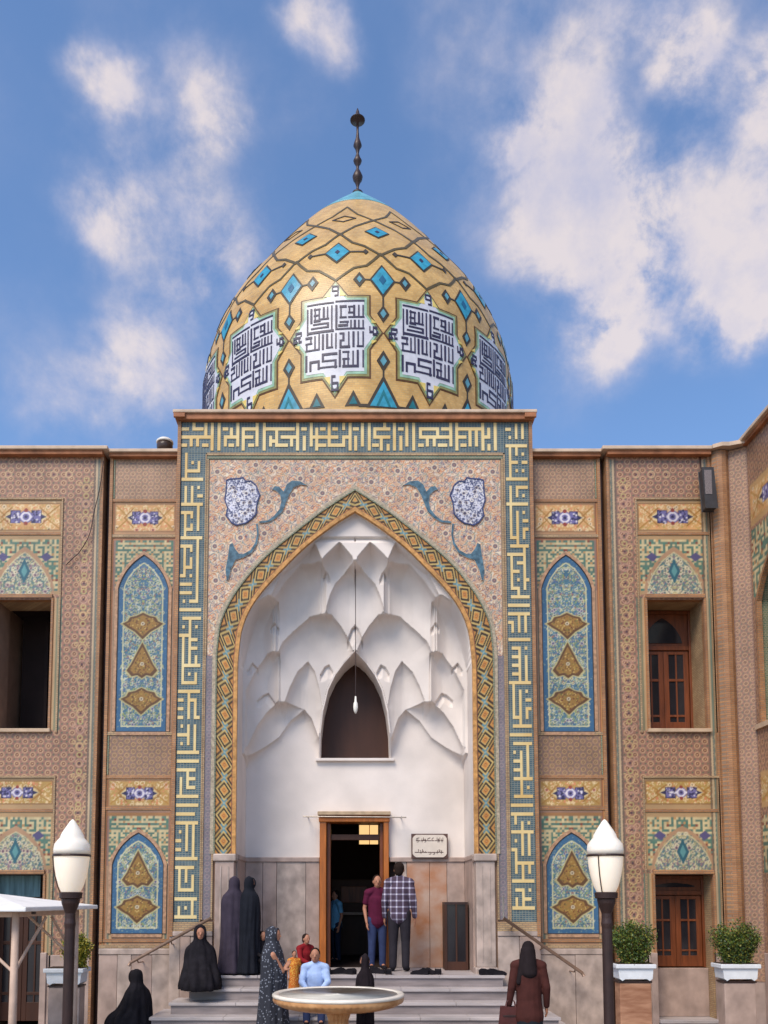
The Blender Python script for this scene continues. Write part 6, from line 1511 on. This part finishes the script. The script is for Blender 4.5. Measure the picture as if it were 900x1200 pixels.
def people():
    BH = cloth('dark_hair', (40, 28, 24)); JE = cloth('blue_jeans', (52, 62, 96)); DK = cloth('dark_trousers', (46, 42, 48)); NV = cloth('navy_trousers', (36, 44, 62))
    grp = 'people at the entrance'
    chador('seated person in black chador facing out from the left end of the steps', -2.36, -.44, .852, R(14), .93, M_black, sit=True, seed=2, wide=.92)
    chador('crouching person in black chador at bottom left by the foot of the handrail', -3.08, -1.1, .342, R(-118), .82, M_black, sit=True, seed=5, lean=(0, -.03), wide=1.0)
    chador('standing person in a grey violet chador by the left pilaster', -1.90, -.06, 1.021, R(200), 1.50, cloth('grey_violet_cloth', (62, 54, 66)), seed=7)
    chador('standing person in a black chador right of the grey violet one, by the left pilaster', -1.65, -.10, 1.021, R(150), 1.50, cloth('blue_black_cloth', (28, 30, 38)), seed=9, wide=.82)
    person('small child in black sitting on the landing left of the patterned cloak', -1.47, .02, 1.13, R(30), 1.05, M_black, M_black, BH, pose='sit', sleeves='long')
    chador('standing person in dark cloak speckled with pale flowers, left of the basin', -1.13, -1.66, .172, R(75), 1.62, spotted('speckled_cloth', lin(40, 42, 52), lin(128, 132, 144), 26, .22), seed=12, wide=.98)
    person('person in a dark red top sitting at the landing edge beside the door', -.80, -.02, 1.02, R(40), 1.18, cloth('dark_red_cloth', (132, 30, 36)), DK, BH, pose='sit', sleeves='long')
    person('little child in a yellow and orange dress on the steps', -.90, -.76, .682, R(20), .74, spotted('orange_flower_cloth', lin(200, 110, 34), lin(226, 190, 80), 60, .3), None, BH, skirt=spotted('orange_flower_skirt', lin(196, 104, 36), lin(222, 180, 90), 60, .3))
    person('boy in a light blue shirt sitting on the steps behind the basin', -.58, -.90, .682, R(0), 1.50, cloth('light_blue_cloth', (176, 198, 238)), JE, BH, pose='sit', sleeves='long')
    person('person in a cyan shirt standing inside the dark doorway', -.36, 2.75, 1.001, R(-60), 1.34, cloth('cyan_cloth', (112, 172, 206)), NV, BH)
    person('person in a maroon shirt and blue jeans standing in the doorway', .37, .85, 1.02, R(10), 1.56, cloth('maroon_cloth', (86, 26, 52)), JE, BH, adj=dict(wl=(.03, -.02, 0)))
    person('tall person in a plaid shirt standing right of the doorway', .72, .45, 1.02, R(170), 1.76, plaid(), DK, BH, sleeves='long')
    chador('person in a black chador walking up behind the middle of the basin', .135, -1.96, .0, R(185), 1.44, cloth('black_brown_cloth', (34, 26, 30)), seed=15, wide=.62)
    P = person('person in brown coat and long dark headscarf at right of the steps, from behind', 2.23, -2.42, 0, R(176), 1.64, cloth('brown_coat_cloth', (74, 40, 36)), None, cloth('dark_scarf', (36, 28, 30)), sleeves='long', long_hair=True, skirt=cloth('black_skirt', (34, 38, 44)), coat=.16, adj=dict(wr=(.02, .02, .02)))
    B = thing('handbag', 'reddish brown handbag held in the left hand of the person in the brown coat', 'bag', (1.99, -2.40, .52)); MB = mat('brown_leather', lin(82, 38, 34), .45, .15, 8, .2, 50, .4)
    bev(G().prism([(-.13, 0), (.13, -.03), (.11, .27), (-.10, .28)], -.05, .05).mk('bag_body', MB, B, world=False), .02, 3)
    for y in (-.03, .03): G().tube([(-.06, y, .27), (-.04, y*.6, .36), (.02, y*.3, .39), (.06, y*.6, .35), (.07, y, .265)], .007, 8).mk('handle', MB, B, world=False, smooth=True)
    bev(G().box(-.1, .1, -.058, -.05, .17, .19).mk('zip', M_iron, B, world=False), .002)
people()
